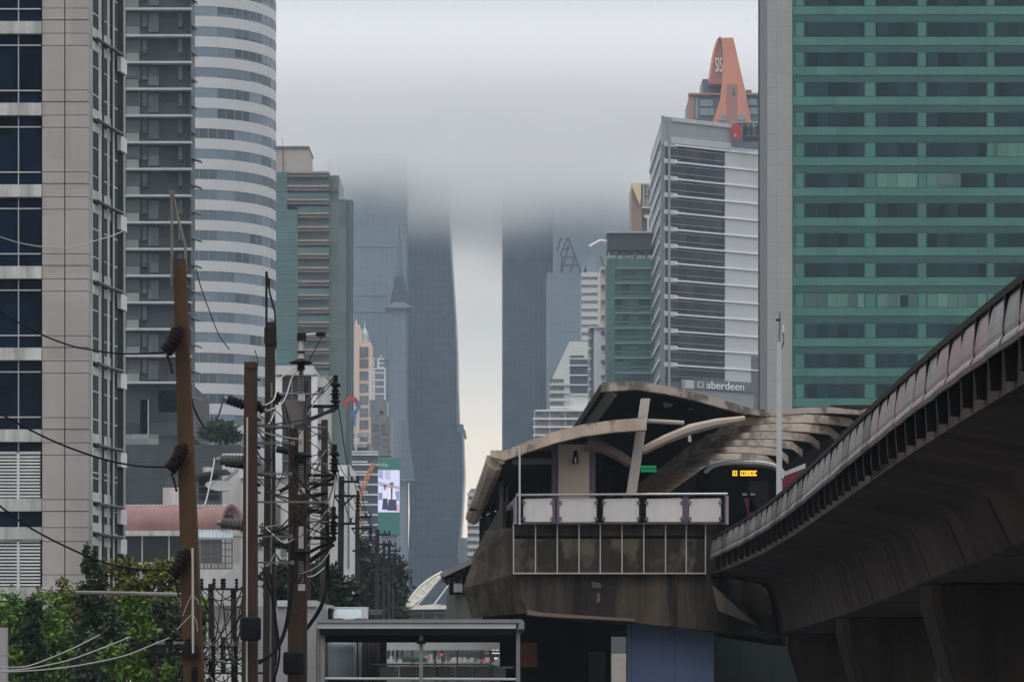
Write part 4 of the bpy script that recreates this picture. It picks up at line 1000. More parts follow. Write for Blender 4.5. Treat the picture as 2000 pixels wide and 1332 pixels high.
for i, (yy, sx_) in enumerate(((765, 655), (900, 653), (1022, 651))):
    a = thing('bracket_arm', ['black braced arm, highest of three right of the thick pole', 'black braced arm, middle of three right of the thick pole', 'black braced arm, lowest of three right of the thick pole'][i], 'bracket arm', P(600, yy + 30, Y + 1), 'black braced arms right of the thick pole')
    MB().ptube([(598, yy + 28, Y + 1), (sx_ + 6, yy + 29, Y + 1)], .05, 7).build('arm', M['iron'], a)
    MB().ptube([(600, yy + 58, Y + 1), (sx_ + 4, yy + 31, Y + 1)], .05, 7).build('brace', M['iron'], a)
    st = thing('insulator', ['stacked black disc insulator standing at the highest braced arm', 'stacked black disc insulator standing at the middle braced arm', 'stacked black disc insulator standing at the lowest braced arm'][i], 'insulator', P(sx_, yy + 26, Y + 1), 'disc insulators on the braced arms')
    q = []; rs = []
    for k in range(17):
        yv = yy + 22 - 3.4 * k; q.append(P(sx_ + (.5 if k > 9 else 0), yv, Y + 1)); rs.append(.17 if k in (1, 5, 10) else (.12 if k in (3, 7, 11) else .07))
    MB().tube(q, rs, 10).build('disc_body', M['black_ins'], st)
    MB().ptube([(sx_ - 4, yy - 32, Y + 1), (sx_ + 5, yy - 31, Y + 1)], .03, 5).build('top_clamp', M['galv'], st)
    MB().pbox(sx_ - 3, yy + 18, sx_ + 4, yy + 30, Y + .95, .1).build('base_clamp', M['iron'], st)
    for j, (xe, ye) in enumerate(((601, yy + 45), (606, yy + 18), (612, yy + 22))):
        wire('slack %s arm wire from the disc insulator to the thick pole, %s strand' % (('highest', 'middle', 'lowest')[i], ('outer', 'middle', 'inner')[j]), [(sx_ - 6 + j * 2, yy - 30 + j * 3, Y + .9), (sx_ - 20 + j * 2, yy - 16 + j * 5, Y + .7), (xe + 12, ye - 22 + j * 4, Y + .5), (xe, ye, Y + .3)], .013, 'cable_pale' if j == 0 else 'cable')
for i, (xa, ya, xb, yb_, r_) in enumerate(((596, 944, 650, 946, .05), (596, 972, 640, 962, .06), (598, 996, 634, 1000, .07), (540, 877, 566, 882, .10), (546, 960, 572, 946, .06), (535, 1062, 566, 1066, .10), (604, 1096, 652, 1062, .07), (540, 1118, 560, 1108, .07))):
    tag(MB().ptube([(xa, ya, Y + .9), (xb, yb_, Y + .9)], r_, 8).build('bracket_arm', M['iron'], base=P(xa, ya, Y + .9)), 'stubby black arm, ' + ['right of the middle termination ribs', 'slanting right under the middle termination', 'thick and short right of the thick pole at mid height', 'left of the thick pole beside the middle cylinder', 'slanting left of the middle base box', 'left of the lowest white cylinder', 'slanting up right beside the lowest braced arm', 'left of the lowest termination ribs'][i], 'bracket arm', 'stubby black arms on the thick pole')
for i, (xa, xb, yy) in enumerate(((545, 624, 769), (600, 637, 834), (576, 640, 905), (572, 622, 955), (600, 640, 1018))):
    tag(MB().ptube([(xa, yy, Y + .6), (xb, yy + 1, Y + .6)], .025, 6).build('cross_rod', M['galv'], base=P(xa, yy, Y + .6)), ['thin cross rod through the topmost ribbed termination', 'short cross rod below the crown bracket', 'cross rod over the middle ribbed termination', 'cross rod under the middle ribbed termination', 'lowest cross rod joining the grey poles'][i], 'rod', 'cross rods at the pole cluster')
wire('pale jumper curving from the topmost termination down to the second pole', [(584, 716, Y - .4), (560, 728, 78), (543, 748, 76), (536, 778, 74), (520, 790, 72), (504, 793, 70)], .018, 'cable_pale')
wire('second pale jumper curving from the topmost termination to the dark pole', [(583, 722, Y - .4), (570, 738, 79), (560, 770, 78), (548, 790, 77), (528, 800, 75), (506, 806, 71)], .018, 'cable_pale')
b = thing('insulator', 'black insulator slung between the dark straight pole and the thick pole', 'insulator', P(545, 780, 82), ins_group)
MB().ribs([P(534, 786, 82), P(543, 776, 82), P(550, 771, 82)], .1, .16, .05, 9).build('ribbed_body', M['black_ins'], b)
for i, pts in enumerate(([(550, 795, 79), (558, 830, 79), (565, 865, 79), (572, 900, 79.4)], [(556, 790, 79), (570, 850, 79), (574, 880, 79.3)], [(506, 810, 71), (525, 822, 74), (545, 832, 77), (562, 838, 79)], [(510, 872, 71), (530, 878, 75), (550, 876, 78), (565, 868, 79.5)], [(596, 860, 80), (612, 868, 82), (626, 880, 84), (636, 900, 86)],
    [(500, 930, 71), (518, 950, 74), (540, 965, 77), (565, 960, 79)], [(640, 850, 84), (625, 900, 83), (612, 940, 81), (602, 970, 80)], [(560, 900, 79), (550, 930, 78), (535, 960, 76), (525, 985, 74)], [(505, 1060, 71), (530, 1072, 75), (556, 1066, 78), (575, 1050, 79.5)])):
    wire('thin slack service wire among the pole cluster, ' + ['falling along the crown bracket left side', 'falling inside the crown bracket', 'from second pole to crown bracket foot', 'below the second spiked arm', 'right of the middle cylinder', 'below the third spiked arm', 'slanting left from the grey pole top', 'left of the middle termination', 'below the mid height arm'][i], pts, .014)

# thinner poles behind, receding down the street
poles = [(597, 745, 11, 600, 16, 100), (634, 820, 12, 632, 17, 110), (667, 930, 11, 663, 12, 150), (698, 1000, 8, 697, 9, 185), (737, 1034, 8, 735, 9, 206), (750, 1056, 5, 749, 6, 222), (760, 1066, 5, 759, 6, 232), (768, 1080, 4, 767, 5, 245), (777, 1094, 4, 776, 5, 262), (786, 1108, 4, 785, 5, 282)]
pl_lab = ['thin pole rising just behind the thick pole with terminations', 'grey brown pole ending at mid height right of the thick pole', 'plain dark pole in front of the pale stair wall', 'shorter dark pole before the white wall slab', 'receding pole whose crossarm tops the dark trees', 'slim receding pole just right of the crossarm over the trees', 'slim far pole among the tangled lines, left of the green billboard foot', 'slim far pole under the green billboard', 'very slim far pole under the billboard right half', 'farthest slim pole beside the hazy twisted tower']
heads = []
for (q, lab) in zip(poles, pl_lab):
    r = pole(lab, *q, M['pole_far'] if q[5] > 105 else M['pole3'])
    x0, y0, w, Yq = q[0], q[1], q[2], q[5]; heads.append((x0, y0, Yq))
    if Yq > 140:
        sc = 150 / Yq
        for k, dy in enumerate((6, 34 * sc, 88 * sc)):
            wd = (34, 36, 30)[k] * sc
            a = MB().pbox(x0 - (wd * .4 if k != 0 else 0), y0 + dy + 2, x0 + wd, y0 + dy + 2 + 4.5 * sc, Yq - .25, .14)
            a.build('crossarm', M['iron'], r)
            s = MB()
            for xx in ((x0 + wd * .95, x0 + wd * .6) if k != 1 else (x0 + wd * .9,)): s.ribs([P(xx, y0 + dy + 2, Yq - .2), P(xx, y0 + dy - 6 * sc, Yq - .2)], .04, .08, .07, 7)
            s.build('pin_insulator', M['black_ins'], r)
        s = MB().ptube([(x0, y0 + 60 * sc, Yq - .2), (x0 + 26 * sc, y0 + 36 * sc, Yq - .2)], .05, 5).ptube([(x0, y0 + 60 * sc, Yq - .2), (x0 - 14 * sc, y0 + 38 * sc, Yq - .2)], .04, 5)
        s.build('brace', M['iron'], r)
        s = MB().ribs([P(x0 + 32 * sc, y0 + 40 * sc, Yq - .2), P(x0 + 32 * sc, y0 + 70 * sc, Yq - .2)], .06, .14, .1, 7); s.build('hanging_insulator', M['black_ins'], r)
for i in range(2, len(heads) - 1):
    (xa, ya, Ya), (xb, yb_, Yb) = heads[i], heads[i + 1]
    for j, dy in enumerate((6, 40)):
        wire('line from the pole %s to the next, %s conductor' % (['', '', 'before the pale stair wall', 'before the white slab', 'topping the trees', 'right of the tree crossarm', 'left of billboard foot', 'under the billboard', 'under billboard right half'][i], ('upper', 'lower')[j]), [(xa + 24 * 150 / Ya, ya + dy, Ya), (xb + 20 * 150 / Yb, yb_ + dy * 150 / Yb, Yb)], .022, sag=.35)
for i, (a, c) in enumerate((((640, 842, 110), (694, 932, 150)), ((640, 852, 110), (700, 1002, 185)), ((655, 740, 81), (690, 940, 150)), ((653, 876, 81), (690, 1010, 150)), ((700, 935, 150), (740, 1060, 206)))):
    wire('slack line stepping down from pole cluster, ' + ['grey pole to stair wall pole, upper', 'grey pole to white slab pole', 'highest disc insulator to stair wall pole', 'middle disc insulator to stair wall pole', 'stair wall pole to the tree crossarm pole'][i], [a, c], .018, sag=.7)

# distribution frame low left
for (x0, y0, Y, lab) in ((412, 1140, 75, 'low distribution pole left of the brown pole pair, under the lattice veranda'), (456, 1148, 80, 'low distribution pole right beside the second brown pole')):
    r = pole(lab, x0, y0, 10, x0 + 2, 12, Y, M['pole3'])
    for k, yy in enumerate((1148, 1262, 1285, 1312)):
        MB().pbox(x0 - 22, yy, x0 + (28 if k < 3 else 60), yy + 4, Y - .22, .1).build('crossarm', M['iron'], r)
        s = MB()
        for xx in (x0 - 18, x0 + 6, x0 + 22): s.ribs([P(xx, yy, Y - .2), P(xx, yy - 19, Y - .2)], .025, .06, .05, 8)
        s.build('pin_insulator', M['black_ins'], r)
    MB().pbox(x0 - 8, 1254, x0 + 16, 1261, Y - .3, .1).build('fuse_box', M['galv'], r)
    s = MB()
    for xx in (x0 - 6, x0 - 2, x0 + 10, x0 + 14): s.ptube([(xx, 1240 + (xx % 3) * 4, Y - .3), (xx + 2, 1290, Y - .3)], .018, 5)
    s.build('fuse_link', M['cable_pale'], r)
rg = random.Random(3)
low_anchor = [(392, 74.8), (406, 74.8), (416, 74.8), (436, 74.8), (446, 79.8), (458, 79.8), (476, 70.2), (483, 79.8)]
for i in range(40):
    (xa, Ya), (xb, Yb) = rg.sample(low_anchor, 2); ya, yb_ = rg.choice((1148, 1262, 1285, 1312)) + rg.uniform(-8, 6), rg.choice((1148, 1180, 1262, 1285, 1312)) + rg.uniform(-8, 20)
    wire('short %s service wire tangled between the two low distribution poles' % ('pale' if i % 5 == 0 else 'black'), [(xa, ya, Ya), ((xa + xb) / 2 + rg.uniform(-4, 4), (ya + yb_) / 2 + rg.uniform(4, 26), (Ya + Yb) / 2), (xb, yb_, Yb)], .016, 'cable_pale' if i % 5 == 0 else 'cable', group='%s tangled service wires at the low poles' % ('pale' if i % 5 == 0 else 'black'))
anchor = [(500, 70, (832, 865, 925, 980, 1047, 1098)), (519, 84.7, (840, 900, 960, 1030, 1100)), (537, 84.7, (800, 870, 940, 1010, 1080)), (572, 79.4, (835, 890, 950, 1010, 1060, 1120, 1200)), (574, 70.3, (832, 865, 925, 1047)), (590, 79.4, (830, 960, 980, 1120)), (600, 80.6, (860, 955, 1000, 1080, 1180)), (640, 70.4, (980,)), (634, 109.8, (835, 905, 1018, 1100)), (655, 81, (796, 928, 1052)), (650, 80.9, (740, 870, 1000))]
for i in range(74):
    (xa, Ya, la), (xb, Yb, lb) = rg.sample(anchor, 2); ya, yb_ = rg.choice(la) + rg.uniform(-4, 10), rg.choice(lb) + rg.uniform(-4, 10)
    if abs(ya - yb_) > 45: yb_ = min(lb, key=lambda q: abs(q - ya))
    if abs(ya - yb_) > 75: continue
    wire('short %s service wire tangled around the thick pole' % ('pale' if i % 6 == 0 else 'black'), [(xa, ya, Ya), (xa * .6 + xb * .4 + rg.uniform(-3, 3), ya * .6 + yb_ * .4 + rg.uniform(2, 20), Ya * .6 + Yb * .4), (xb, yb_, Yb)], rg.uniform(.012, .022), 'cable_pale' if i % 6 == 0 else 'cable', group='%s tangled service wires at the thick pole' % ('pale' if i % 6 == 0 else 'black'))
for i, pts in enumerate(([(575, 1000, 78.5), (574, 1080, 78.5), (570, 1150, 78.5), (562, 1215, 78.5), (545, 1262, 78.5), (520, 1284, 78.5), (502, 1291, 78.5)], [(571, 1010, 78.6), (570, 1090, 78.6), (565, 1170, 78.6), (555, 1230, 78.6), (535, 1272, 78.6), (505, 1296, 78.6)], [(641, 1010, 84), (642, 1080, 84), (640, 1140, 84), (628, 1185, 84), (610, 1215, 84), (594, 1236, 84)], [(637, 1015, 84), (638, 1100, 84), (634, 1160, 84), (616, 1200, 84), (598, 1226, 84)], [(514, 1110, 79), (522, 1140, 79), (532, 1170, 79), (540, 1250, 79), (538, 1300, 79)], [(528, 1120, 80), (540, 1220, 80), (546, 1270, 80), (540, 1310, 80), (528, 1345, 80)])):
    wire('thick black cable hanging along the thick pole, ' + ['outermost of the left bundle', 'inner of the left bundle', 'outer one swinging in from the right', 'inner one swinging in from the right', 'left of the meter box', 'right of the meter box'][i], pts, .034)
for (xa, ya, xb, yb_, Y, lab) in ((469, 1204, 510, 1251, 69.3, 'black rounded cable closure strapped to the second brown pole'), (553, 1272, 594, 1317, 79.2, 'black rounded cable closure low on the thick pole')):
    m_ = MB(); secs = []
    for t, k in ((0, .75), (.06, .95), (.15, 1), (.85, 1), (.94, .95), (1, .75)):
        z = Z(yb_, Y) + (Z(ya, Y) - Z(yb_, Y)) * t; hw = (X(xb, Y) - X(xa, Y)) / 2 * k; cx_ = (X(xb, Y) + X(xa, Y)) / 2
        secs.append([(cx_ + hw * math.copysign(abs(math.cos(R(a))) ** .6, math.cos(R(a))), Y + .25 * k * math.copysign(abs(math.sin(R(a))) ** .6, math.sin(R(a))), z) for a in range(0, 360, 24)])
    tag(m_.sweep(secs).build('cable_closure', M['black'], smooth=True), lab, 'cable closure', 'black cable closures')

# ------------------------------------------------------------------ trees
def tree(name, label, cat, Y, blobs, m, leaf, n, trunk, group='trees at the roadside', rise=0., seed=1):
    rg = random.Random(seed)
    xs = sum(q[0] for q in blobs) / len(blobs)
    base = Vector((X(trunk[0] if trunk else xs, Y), Y, rise))
    t = thing(name, label, cat, base, group)
    mb = MB()
    tot = sum(q[2] * q[3] for q in blobs)
    for (cx_, cy_, rx, ry) in blobs:
        c = P(cx_, cy_, Y); ax, az = rx * Y / F, ry * Y / F; ay = max(ax, az) * .8
        k = int(n * rx * ry / tot)
        ncl = max(4, k // 26)
        cls = []
        for _ in range(ncl):
            u = Vector((rg.gauss(0, 1), rg.gauss(0, 1), rg.gauss(0, 1))).normalized() * rg.uniform(.35, 1.0) ** .5
            cls.append((c + Vector((u.x * ax, u.y * ay, u.z * az)), rg.uniform(.16, .34)))
        for _ in range(k):
            cc, cr = rg.choice(cls)
            u = Vector((rg.gauss(0, 1), rg.gauss(0, 1), rg.gauss(0, 1))) * .55
            p = cc + Vector((u.x * ax * cr, u.y * ay * cr, u.z * az * cr))
            l_ = leaf * rg.uniform(.6, 1.3)
            d = Vector((rg.gauss(0, 1), rg.gauss(0, 1), rg.gauss(0, .7) - .2)).normalized(); w = d.cross(Vector((rg.gauss(0, 1), rg.gauss(0, 1), rg.gauss(0, 1)))).normalized()
            q = len(mb.v); mb.v += [p, p + d * l_ * .45 + w * l_ * .28, p + d * l_, p + d * l_ * .45 - w * l_ * .28]; mb.f.append((q, q + 1, q + 2, q + 3))
    me = bpy.data.meshes.new('crown'); me.from_pydata([v - base for v in mb.v], [], mb.f); me.materials.append(m)
    o = bpy.data.objects.new('crown', me); COL.objects.link(o); o.parent = t
    if trunk:
        top = P(xs, sum(q[1] for q in blobs) / len(blobs), Y); lim = MB()
        r0 = trunk[1]
        mid = Vector((base.x + (top.x - base.x) * .3, Y, base.z + (top.z - base.z) * .55))
        lim.tube([base, mid, top], [r0, r0 * .7, r0 * .25], 8)
        for (cx_, cy_, rx, ry) in blobs: lim.tube([mid, mid.lerp(P(cx_, cy_, Y), .5) + Vector((0, .1, .2)), P(cx_, cy_, Y)], [r0 * .5, r0 * .32, r0 * .12], 6)
        lim.build('trunk', M['bark'], t)
    return t
def cone_blobs(cx_, y0, y1, w, n=7): return [(cx_ + (i % 2 * 2 - 1) * w * .08, y0 + (y1 - y0) * (i + .5) / n, w * (.16 + .84 * ((i + .5) / n) ** .8) / 2, (y1 - y0) / n * .8) for i in range(n)]
tree('broadleaf_tree', 'bright green broadleaf tree at lower left corner behind the slim conifer', 'tree', 104., [(20, 1215, 55, 50), (80, 1195, 45, 40), (-30, 1240, 50, 60), (60, 1270, 70, 50), (110, 1240, 40, 60), (20, 1330, 70, 60), (120, 1320, 50, 60)], M['leaf_bright'], .21, 11000, (40, .2), seed=1)
tree('conifer_tree', 'slim dark pointed conifer at lower left among bright foliage', 'tree', 96., cone_blobs(65, 1152, 1400, 60), M['leaf_dark'], .18, 5600, (65, .12), seed=2)
tree('conifer_tree', 'tall dark pointed conifer against the stone office corner', 'tree', 98., cone_blobs(182, 1074, 1400, 105, 9), M['leaf_dark'], .18, 11000, (185, .16), seed=3)
tree('broadleaf_tree', 'yellow green tree peeking left of the tall conifer', 'tree', 108., [(120, 1160, 26, 30), (150, 1180, 26, 40), (135, 1230, 40, 40), (140, 1290, 40, 50)], M['leaf_olive'], .19, 3600, (135, .14), seed=4)
tree('broadleaf_tree', 'wide olive tree right of the tall conifer, behind the brown pole', 'tree', 106., [(235, 1110, 30, 24), (270, 1130, 45, 30), (320, 1125, 42, 28), (345, 1165, 40, 40), (255, 1180, 50, 45), (310, 1190, 50, 40)], M['leaf_olive'], .19, 8500, (290, .2), seed=5)
tree('broadleaf_tree', 'dark shadowy tree filling the space beneath the olive crown', 'tree', 92., [(250, 1240, 60, 60), (310, 1230, 60, 60), (350, 1270, 50, 70), (270, 1310, 80, 60), (200, 1300, 60, 70), (350, 1335, 50, 60)], M['leaf_far'], .22, 8000, (285, .2), seed=6)
tree('broadleaf_tree', 'loose bright leaved young tree in front of the dark shadowy tree', 'tree', 78., [(265, 1185, 30, 36), (285, 1235, 28, 36), (240, 1290, 40, 40), (390, 1190, 16, 40), (385, 1240, 16, 40), (300, 1320, 40, 30)], M['leaf_bright'], .17, 3600, (280, .1), seed=7)
tree('broadleaf_tree', 'dense far tree behind the receding poles, left of the white arch', 'tree', 260., [(660, 1110, 40, 60), (700, 1120, 50, 60), (745, 1135, 40, 50), (650, 1170, 40, 50), (700, 1180, 60, 40), (765, 1170, 30, 45)], M['leaf_far'], .8, 7500, (700, .3), seed=8)
tree('broadleaf_tree', 'small green tree showing over the pale wall between dark and thick poles', 'tree', 238., [(535, 1040, 22, 24), (555, 1055, 22, 20), (520, 1060, 14, 16)], M['leaf_mid'], .45, 900, (540, .15), seed=9)
tree('broadleaf_tree', 'dark round tree on the roof terrace before the round tower', 'tree', 330., [(430, 838, 30, 16), (412, 846, 20, 14), (450, 850, 22, 14)], M['leaf_dark'], .7, 1600, (430, .2), rise=Z(868, 330), seed=10)
tree('broadleaf_tree', 'dark hedge like tree behind the thick pole above the grey wall', 'tree', 150., [(640, 1150, 30, 44), (610, 1140, 36, 44), (550, 1140, 34, 40), (670, 1160, 30, 36)], M['leaf_far'], .4, 4200, (620, .2), seed=11)

b = thing('grey_signboard', 'blank pale grey upright board at the lower left corner', 'sign', (X(-6, 50.), 50, 0))
box(-30, 1225, 12, 1420, 50, .2).build('board', M['grey_render'], b)
MB().box(X(-20, 50.), X(0, 50.), 50.02, 50.18, 0, Z(1420, 50)).build('leg', M['grey_post'], b)

# ------------------------------------------------------------------ station
def shift(Y): return -.0 if Y < 100 else -1.33 * ((Y - 100) / 36) ** 1.05
YS = [100 + 5 * i for i in range(17)]
st = thing('train_station', 'elevated train station with curved tan roofs and stained concrete platform end', 'station', (4, 140, 0))
def shell(prof, y0, th, m, name, ymax=999):
    secs = []
    for yy in [y0] + [q for q in YS if y0 + 1 < q <= ymax]:
        s_ = shift(yy) - shift(y0)
        secs.append([(x + s_, yy, z + CAMZ) for x, z in prof] + [(x + s_, yy, z + th + CAMZ) for x, z in reversed(prof)])
    return MB().sweep(secs).build(name, m, st, smooth=False)
def fascia(prof, y0, h0, th, m, name):
    n = len(prof); d = MB()
    lo = [(x, z + CAMZ) for x, z in prof]; hi = [(x, z + (h0[i] if isinstance(h0, list) else h0) + CAMZ) for i, (x, z) in enumerate(prof)]
    d.sweep([[(lo[i][0], y0, lo[i][1]), (lo[i][0], y0 + th, lo[i][1]), (hi[i][0], y0 + th, hi[i][1]), (hi[i][0], y0, hi[i][1])] for i in range(n)])
    return d.build(name, m, st)
def pz(px, py, Y): return ((px - 1000) * Y / F, (HY - py) * Y / F)
lp = [pz(985, 905, 100), pz(1060, 868, 100), pz(1140, 845, 100), pz(1200, 836, 100), pz(1260, 831, 100)]
prof1 = [pz(954, 906, 100), pz(962, 893, 100)] + [(x, z + .10) for x, z in lp]
shell(prof1, 100.3, .22, M['soffit'], 'roof', 137)
fl = [pz(958, 891, 100), pz(985, 886, 100), pz(1030, 870, 100), pz(1085, 852, 100), pz(1140, 839, 100), pz(1200, 831, 100), pz(1262, 827, 100)]
fh = [.02, .14, .17, .20, .22, .22, .23]
fascia([(x, z - .25 + .22 * (i == 0)) for i, (x, z) in enumerate(fl)], 99.7, [h + .2 for h in fh], .5, M['fascia'], 'roof_fascia')
MB().poly([(957, 889), (985, 884), (986, 903), (980, 906)], 99.8, .4).build('fascia_return', M['fascia'], st)
ev = MB(); secs = []
for yy in [100.2] + YS[1:8]:
    s_ = shift(yy); x_, z_ = pz(957, 895, 100); x_ += s_; z_ += CAMZ
    secs.append([(x_ - .10, yy, z_ + .14), (x_ - .14, yy, z_ - .1), (x_ - .02, yy, z_ - .30), (x_ + .22, yy, z_ - .42), (x_ + .42, yy, z_ - .34), (x_ + .3, yy, z_ + .05)])
ev.sweep(secs).build('eave_gutter', M['fascia'], st)
up = [pz(1175, 766, 103), pz(1240, 762, 103), pz(1300, 770, 103), pz(1360, 784, 103), pz(1410, 798, 103), pz(1455, 810, 103), pz(1495, 813, 103)]
shell([(x, z + .06) for x, z in up], 103.3, .2, M['soffit'], 'roof')
shell([pz(1625, 800, 103), pz(1715, 800, 103), pz(1800, 760, 103), pz(1900, 740, 103)], 103.3, .2, M['soffit'], 'roof')
fascia([(x, z) for x, z in up], 102.8, [.33, .30, .29, .29, .30, .28, .16], .45, M['fascia2'], 'roof_fascia')
rt = [pz(1485, 816, 103), pz(1520, 812, 103), pz(1570, 808, 103), pz(1620, 807, 103), pz(1680, 810, 103), pz(1715, 796, 103), pz(1800, 772, 103), pz(1880, 760, 103)]
fascia(rt, 102.9, [.1, .2, .22, .22, .14, .10, .12, .12], .4, M['fascia2'], 'roof_fascia')
secs = []
for yy in [103.0] + YS[1:9]:
    s_ = shift(yy) - shift(103); x_, z_ = pz(1175, 752, 103); x_ += s_; z_ += CAMZ
    secs.append([(x_ - .05, yy, z_ + .02), (x_ + .50, yy, z_ - .42), (x_ + .58, yy, z_ - .36), (x_ + .05, yy, z_ + .06)])
MB().sweep(secs).build('eave_board', M['eave'], st)
# transverse ribs under the track roof
for i in range(15):
    yy = 104.2 + 3.0 * i
    c = 10.35 - .13 * (yy - 104) if yy < 112 else 9.31 - .075 * (yy - 112)
    hw = 2.5 - .012 * (yy - 100)
    zc = 9.52 - .012 * (yy - 100)
    pts = [(c - hw + 2 * hw * k / 12, zc - .20 * ((k - 6) / 6) ** 2 - (.25 if k in (0, 12) else 0)) for k in range(13)]
    fascia(pts, yy, .30, .3, M['rib1'] if i < 8 else M['rib2'], 'roof_rib')
# column, arms, pylon
MB().sweep([[P(1223, 966, 101) + Vector((0, d, 0)) for d in (0, .4)] + [P(1243, 966, 101) + Vector((0, d, 0)) for d in (.4, 0)], [P(1252, 778, 101) + Vector((0, d, 0)) for d in (0, .35)] + [P(1270, 778, 101) + Vector((0, d, 0)) for d in (.35, 0)]]).build('leaning_column', M['column'], st)
MB().tube([P(1232, 905, 101.2), P(1205, 888, 101.2), P(1178, 874, 101.2), P(1145, 866, 101.2)], [.19, .2, .22, .3], 8).build('roof_arm', M['arm_brown'], st, smooth=True)
MB().tube([P(1255, 880, 101.2), P(1300, 858, 101.2), P(1350, 838, 101.2), P(1400, 826, 101.2), P(1455, 818, 101.2)], [.16, .18, .2, .17, .12], 8).build('roof_arm', M['arm'], st, smooth=True)
MB().tube([P(1262, 822, 101.2), P(1300, 824, 101.2), P(1336, 826, 101.2)], .08, 7).build('roof_strut', M['arm'], st)
MB().poly([(1100, 862), (1150, 862), (1185, 880), (1160, 878), (1075, 876), (1020, 882)], 101.7, .6).build('arm_gusset', M['arm_brown'], st)
pyl = box(1078, 868, 1163, 1020, 101.4, 1.2).build('pylon', M['purple'], st)
box(1090.5, 868, 1151, 1020, 101.25, 1.3).build('pylon_face', M['pylon'], pyl)
MB().tube([P(1124, 880, 101.1), P(1124, 905, 101.1)], [.06, .12], 8).build('wall_lamp', M['black'], pyl)
box(1122.5, 893, 1125.5, 904, 100.95, .1).build('lamp_glass', M['lamp_white'], pyl)
MB().tube([P(1000, 901, 102), P(1078, 900, 102)], .12, 7).build('tie_bar', M['eave'], st)
# interior
secs = []
for yy in [100.4] + YS[1:]:
    s_ = shift(yy); secs.append([(.05 + s_, yy, CAMZ + 4.9), (.05 + s_, yy, CAMZ + 5.56), (7.6 + s_, yy, CAMZ + 5.56), (7.6 + s_, yy, CAMZ + 4.9)])
MB().sweep(secs).build('platform_deck', M['deck'], st)
MB().poly([(936, 1200), (936, 1012), (1000, 985), (1062, 968), (1078, 910), (1300, 918), (1500, 925), (1500, 1200)], 138, 1).build('shade_sheet', M['black_int'], st)  # black sheet stands in for the shade deep inside the station
MB().box(14.5, 15.2, 104, 175, CAMZ + 2, CAMZ + 9.5).build('side_wall', M['black_int'], st)
secs = []
for yy in [101.5] + YS[1:]:
    s_ = shift(yy) * 1.0; secs.append([(-.28 + s_, yy, CAMZ + 4.4), (-.28 + s_, yy, CAMZ + 6.45), (-.16 + s_, yy, CAMZ + 6.45), (-.16 + s_, yy, CAMZ + 4.4)])
MB().sweep(secs).build('side_parapet', M['soffit'], st)
for (px_, Yq, y0, y1, w_, mm) in ((979, 112, 925, 1030, 8, 'roof_metal'), (945, 128, 990, 1052, 9, 'soffit'), (962, 122, 985, 1045, 9, 'soffit'), (990, 118, 905, 1010, 6, 'roof_metal')):
    box(px_ - w_ / 2, y0, px_ + w_ / 2, y1, Yq, .2).build('side_post', M[mm], st)
b_ = MB().pbox(916, 992, 985, 997, 124, .3); b_.build('side_beam', M['soffit'], st)
for i in range(6): MB().tube([P(1100 + 45 * i, 905 - i * 3, 130 + 3 * i), P(1100 + 45 * i, 1010, 130 + 3 * i)], .16, 8).build('platform_column', M['soffit'], st)
MB().poly([(1296, 786), (1318, 784), (1312, 794), (1298, 795)], 106, .3).build('ceiling_lamp', M['column'], st)
MB().tube([P(1350, 790, 106), P(1350, 799, 106)], [.05, .12], 8).build('ceiling_lamp', M['column'], st)
MB().tube([P(1347, 850, 103), P(1347, 853, 103), P(1347, 863, 103)], [.02, .06, .07], 8).build('ceiling_lamp', M['column'], st)
sgn = box(1252, 909, 1282, 921, 112, .2).build('hanging_sign', M['exit_green'], st)
MB().pbox(1252, 914.5, 1282, 916, 111.9, .05).build('sign_line', M['black_int'], sgn)
box(1380, 960, 1440, 1012, 122, 2).build('platform_screen', M['black_int'], st)
MB().pbox(1344, 955, 1390, 957.5, 110, .06).pbox(1344, 955, 1346, 975, 110, .06).build('platform_gate', M['galv'], st)
# concrete platform end
MB().poly([(1003, 1022), (1420, 1020), (1440, 1120), (1385, 1122), (1400, 1150), (1440, 1212), (1520, 1246), (1240, 1216), (1030, 1197), (1003, 1120)], 100.35, 5).build('platform_beam', M['conc'], st)
h = MB()
h.quad(P(1003, 1030, 100.35), P(1003, 1120, 100.35), P(925, 1090, 103), P(948, 1036, 103)).quad(P(1003, 1120, 100.35), P(1030, 1197, 100.35), P(922, 1206, 103), P(903, 1150, 103))
h.quad(P(1003, 1120, 100.35), P(903, 1150, 103), P(925, 1090, 103), P(925, 1090, 103)) if False else None
n_ = len(h.v); h.v += [P(1003, 1120, 100.35), P(903, 1150, 103), P(925, 1090, 103)]; h.f.append((n_, n_ + 1, n_ + 2))
h.quad(P(948, 1036, 103), P(925, 1090, 103), P(925, 1095, 112), P(948, 1040, 112)).quad(P(925, 1090, 103), P(903, 1150, 103), P(905, 1150, 112), P(925, 1095, 112)).quad(P(903, 1150, 103), P(922, 1206, 103), P(924, 1206, 112), P(905, 1150, 112))
h.quad(P(1030, 1197, 100.35), P(1030, 1197, 106), P(922, 1206, 112), P(922, 1206, 103)).quad(P(1003, 1030, 100.35), P(948, 1036, 103), P(948, 1040, 112), P(1003, 1030, 108))
h.build('beam_nose', M['conc_side'], st)
xs_ = [1003, 1046, 1088.5, 1131, 1172.5, 1215, 1257.5, 1300, 1340.5, 1378]
for i in range(9):
    box(xs_[i] + 1.2, 1052, xs_[i + 1] - 1.2, 1118.5, 100.22, .12).build('cladding_panel', M['conc_panel'], st)
    box(xs_[i] + 1.2, 1024, xs_[i + 1] - 1.2, 1046, 100.18, .15).build('upper_panel', M['conc_side'], st)
ln = MB()
for x in xs_: ln.pbox(x - 1.1, 1024, x + 1.1, 1119, 100.15, .1)
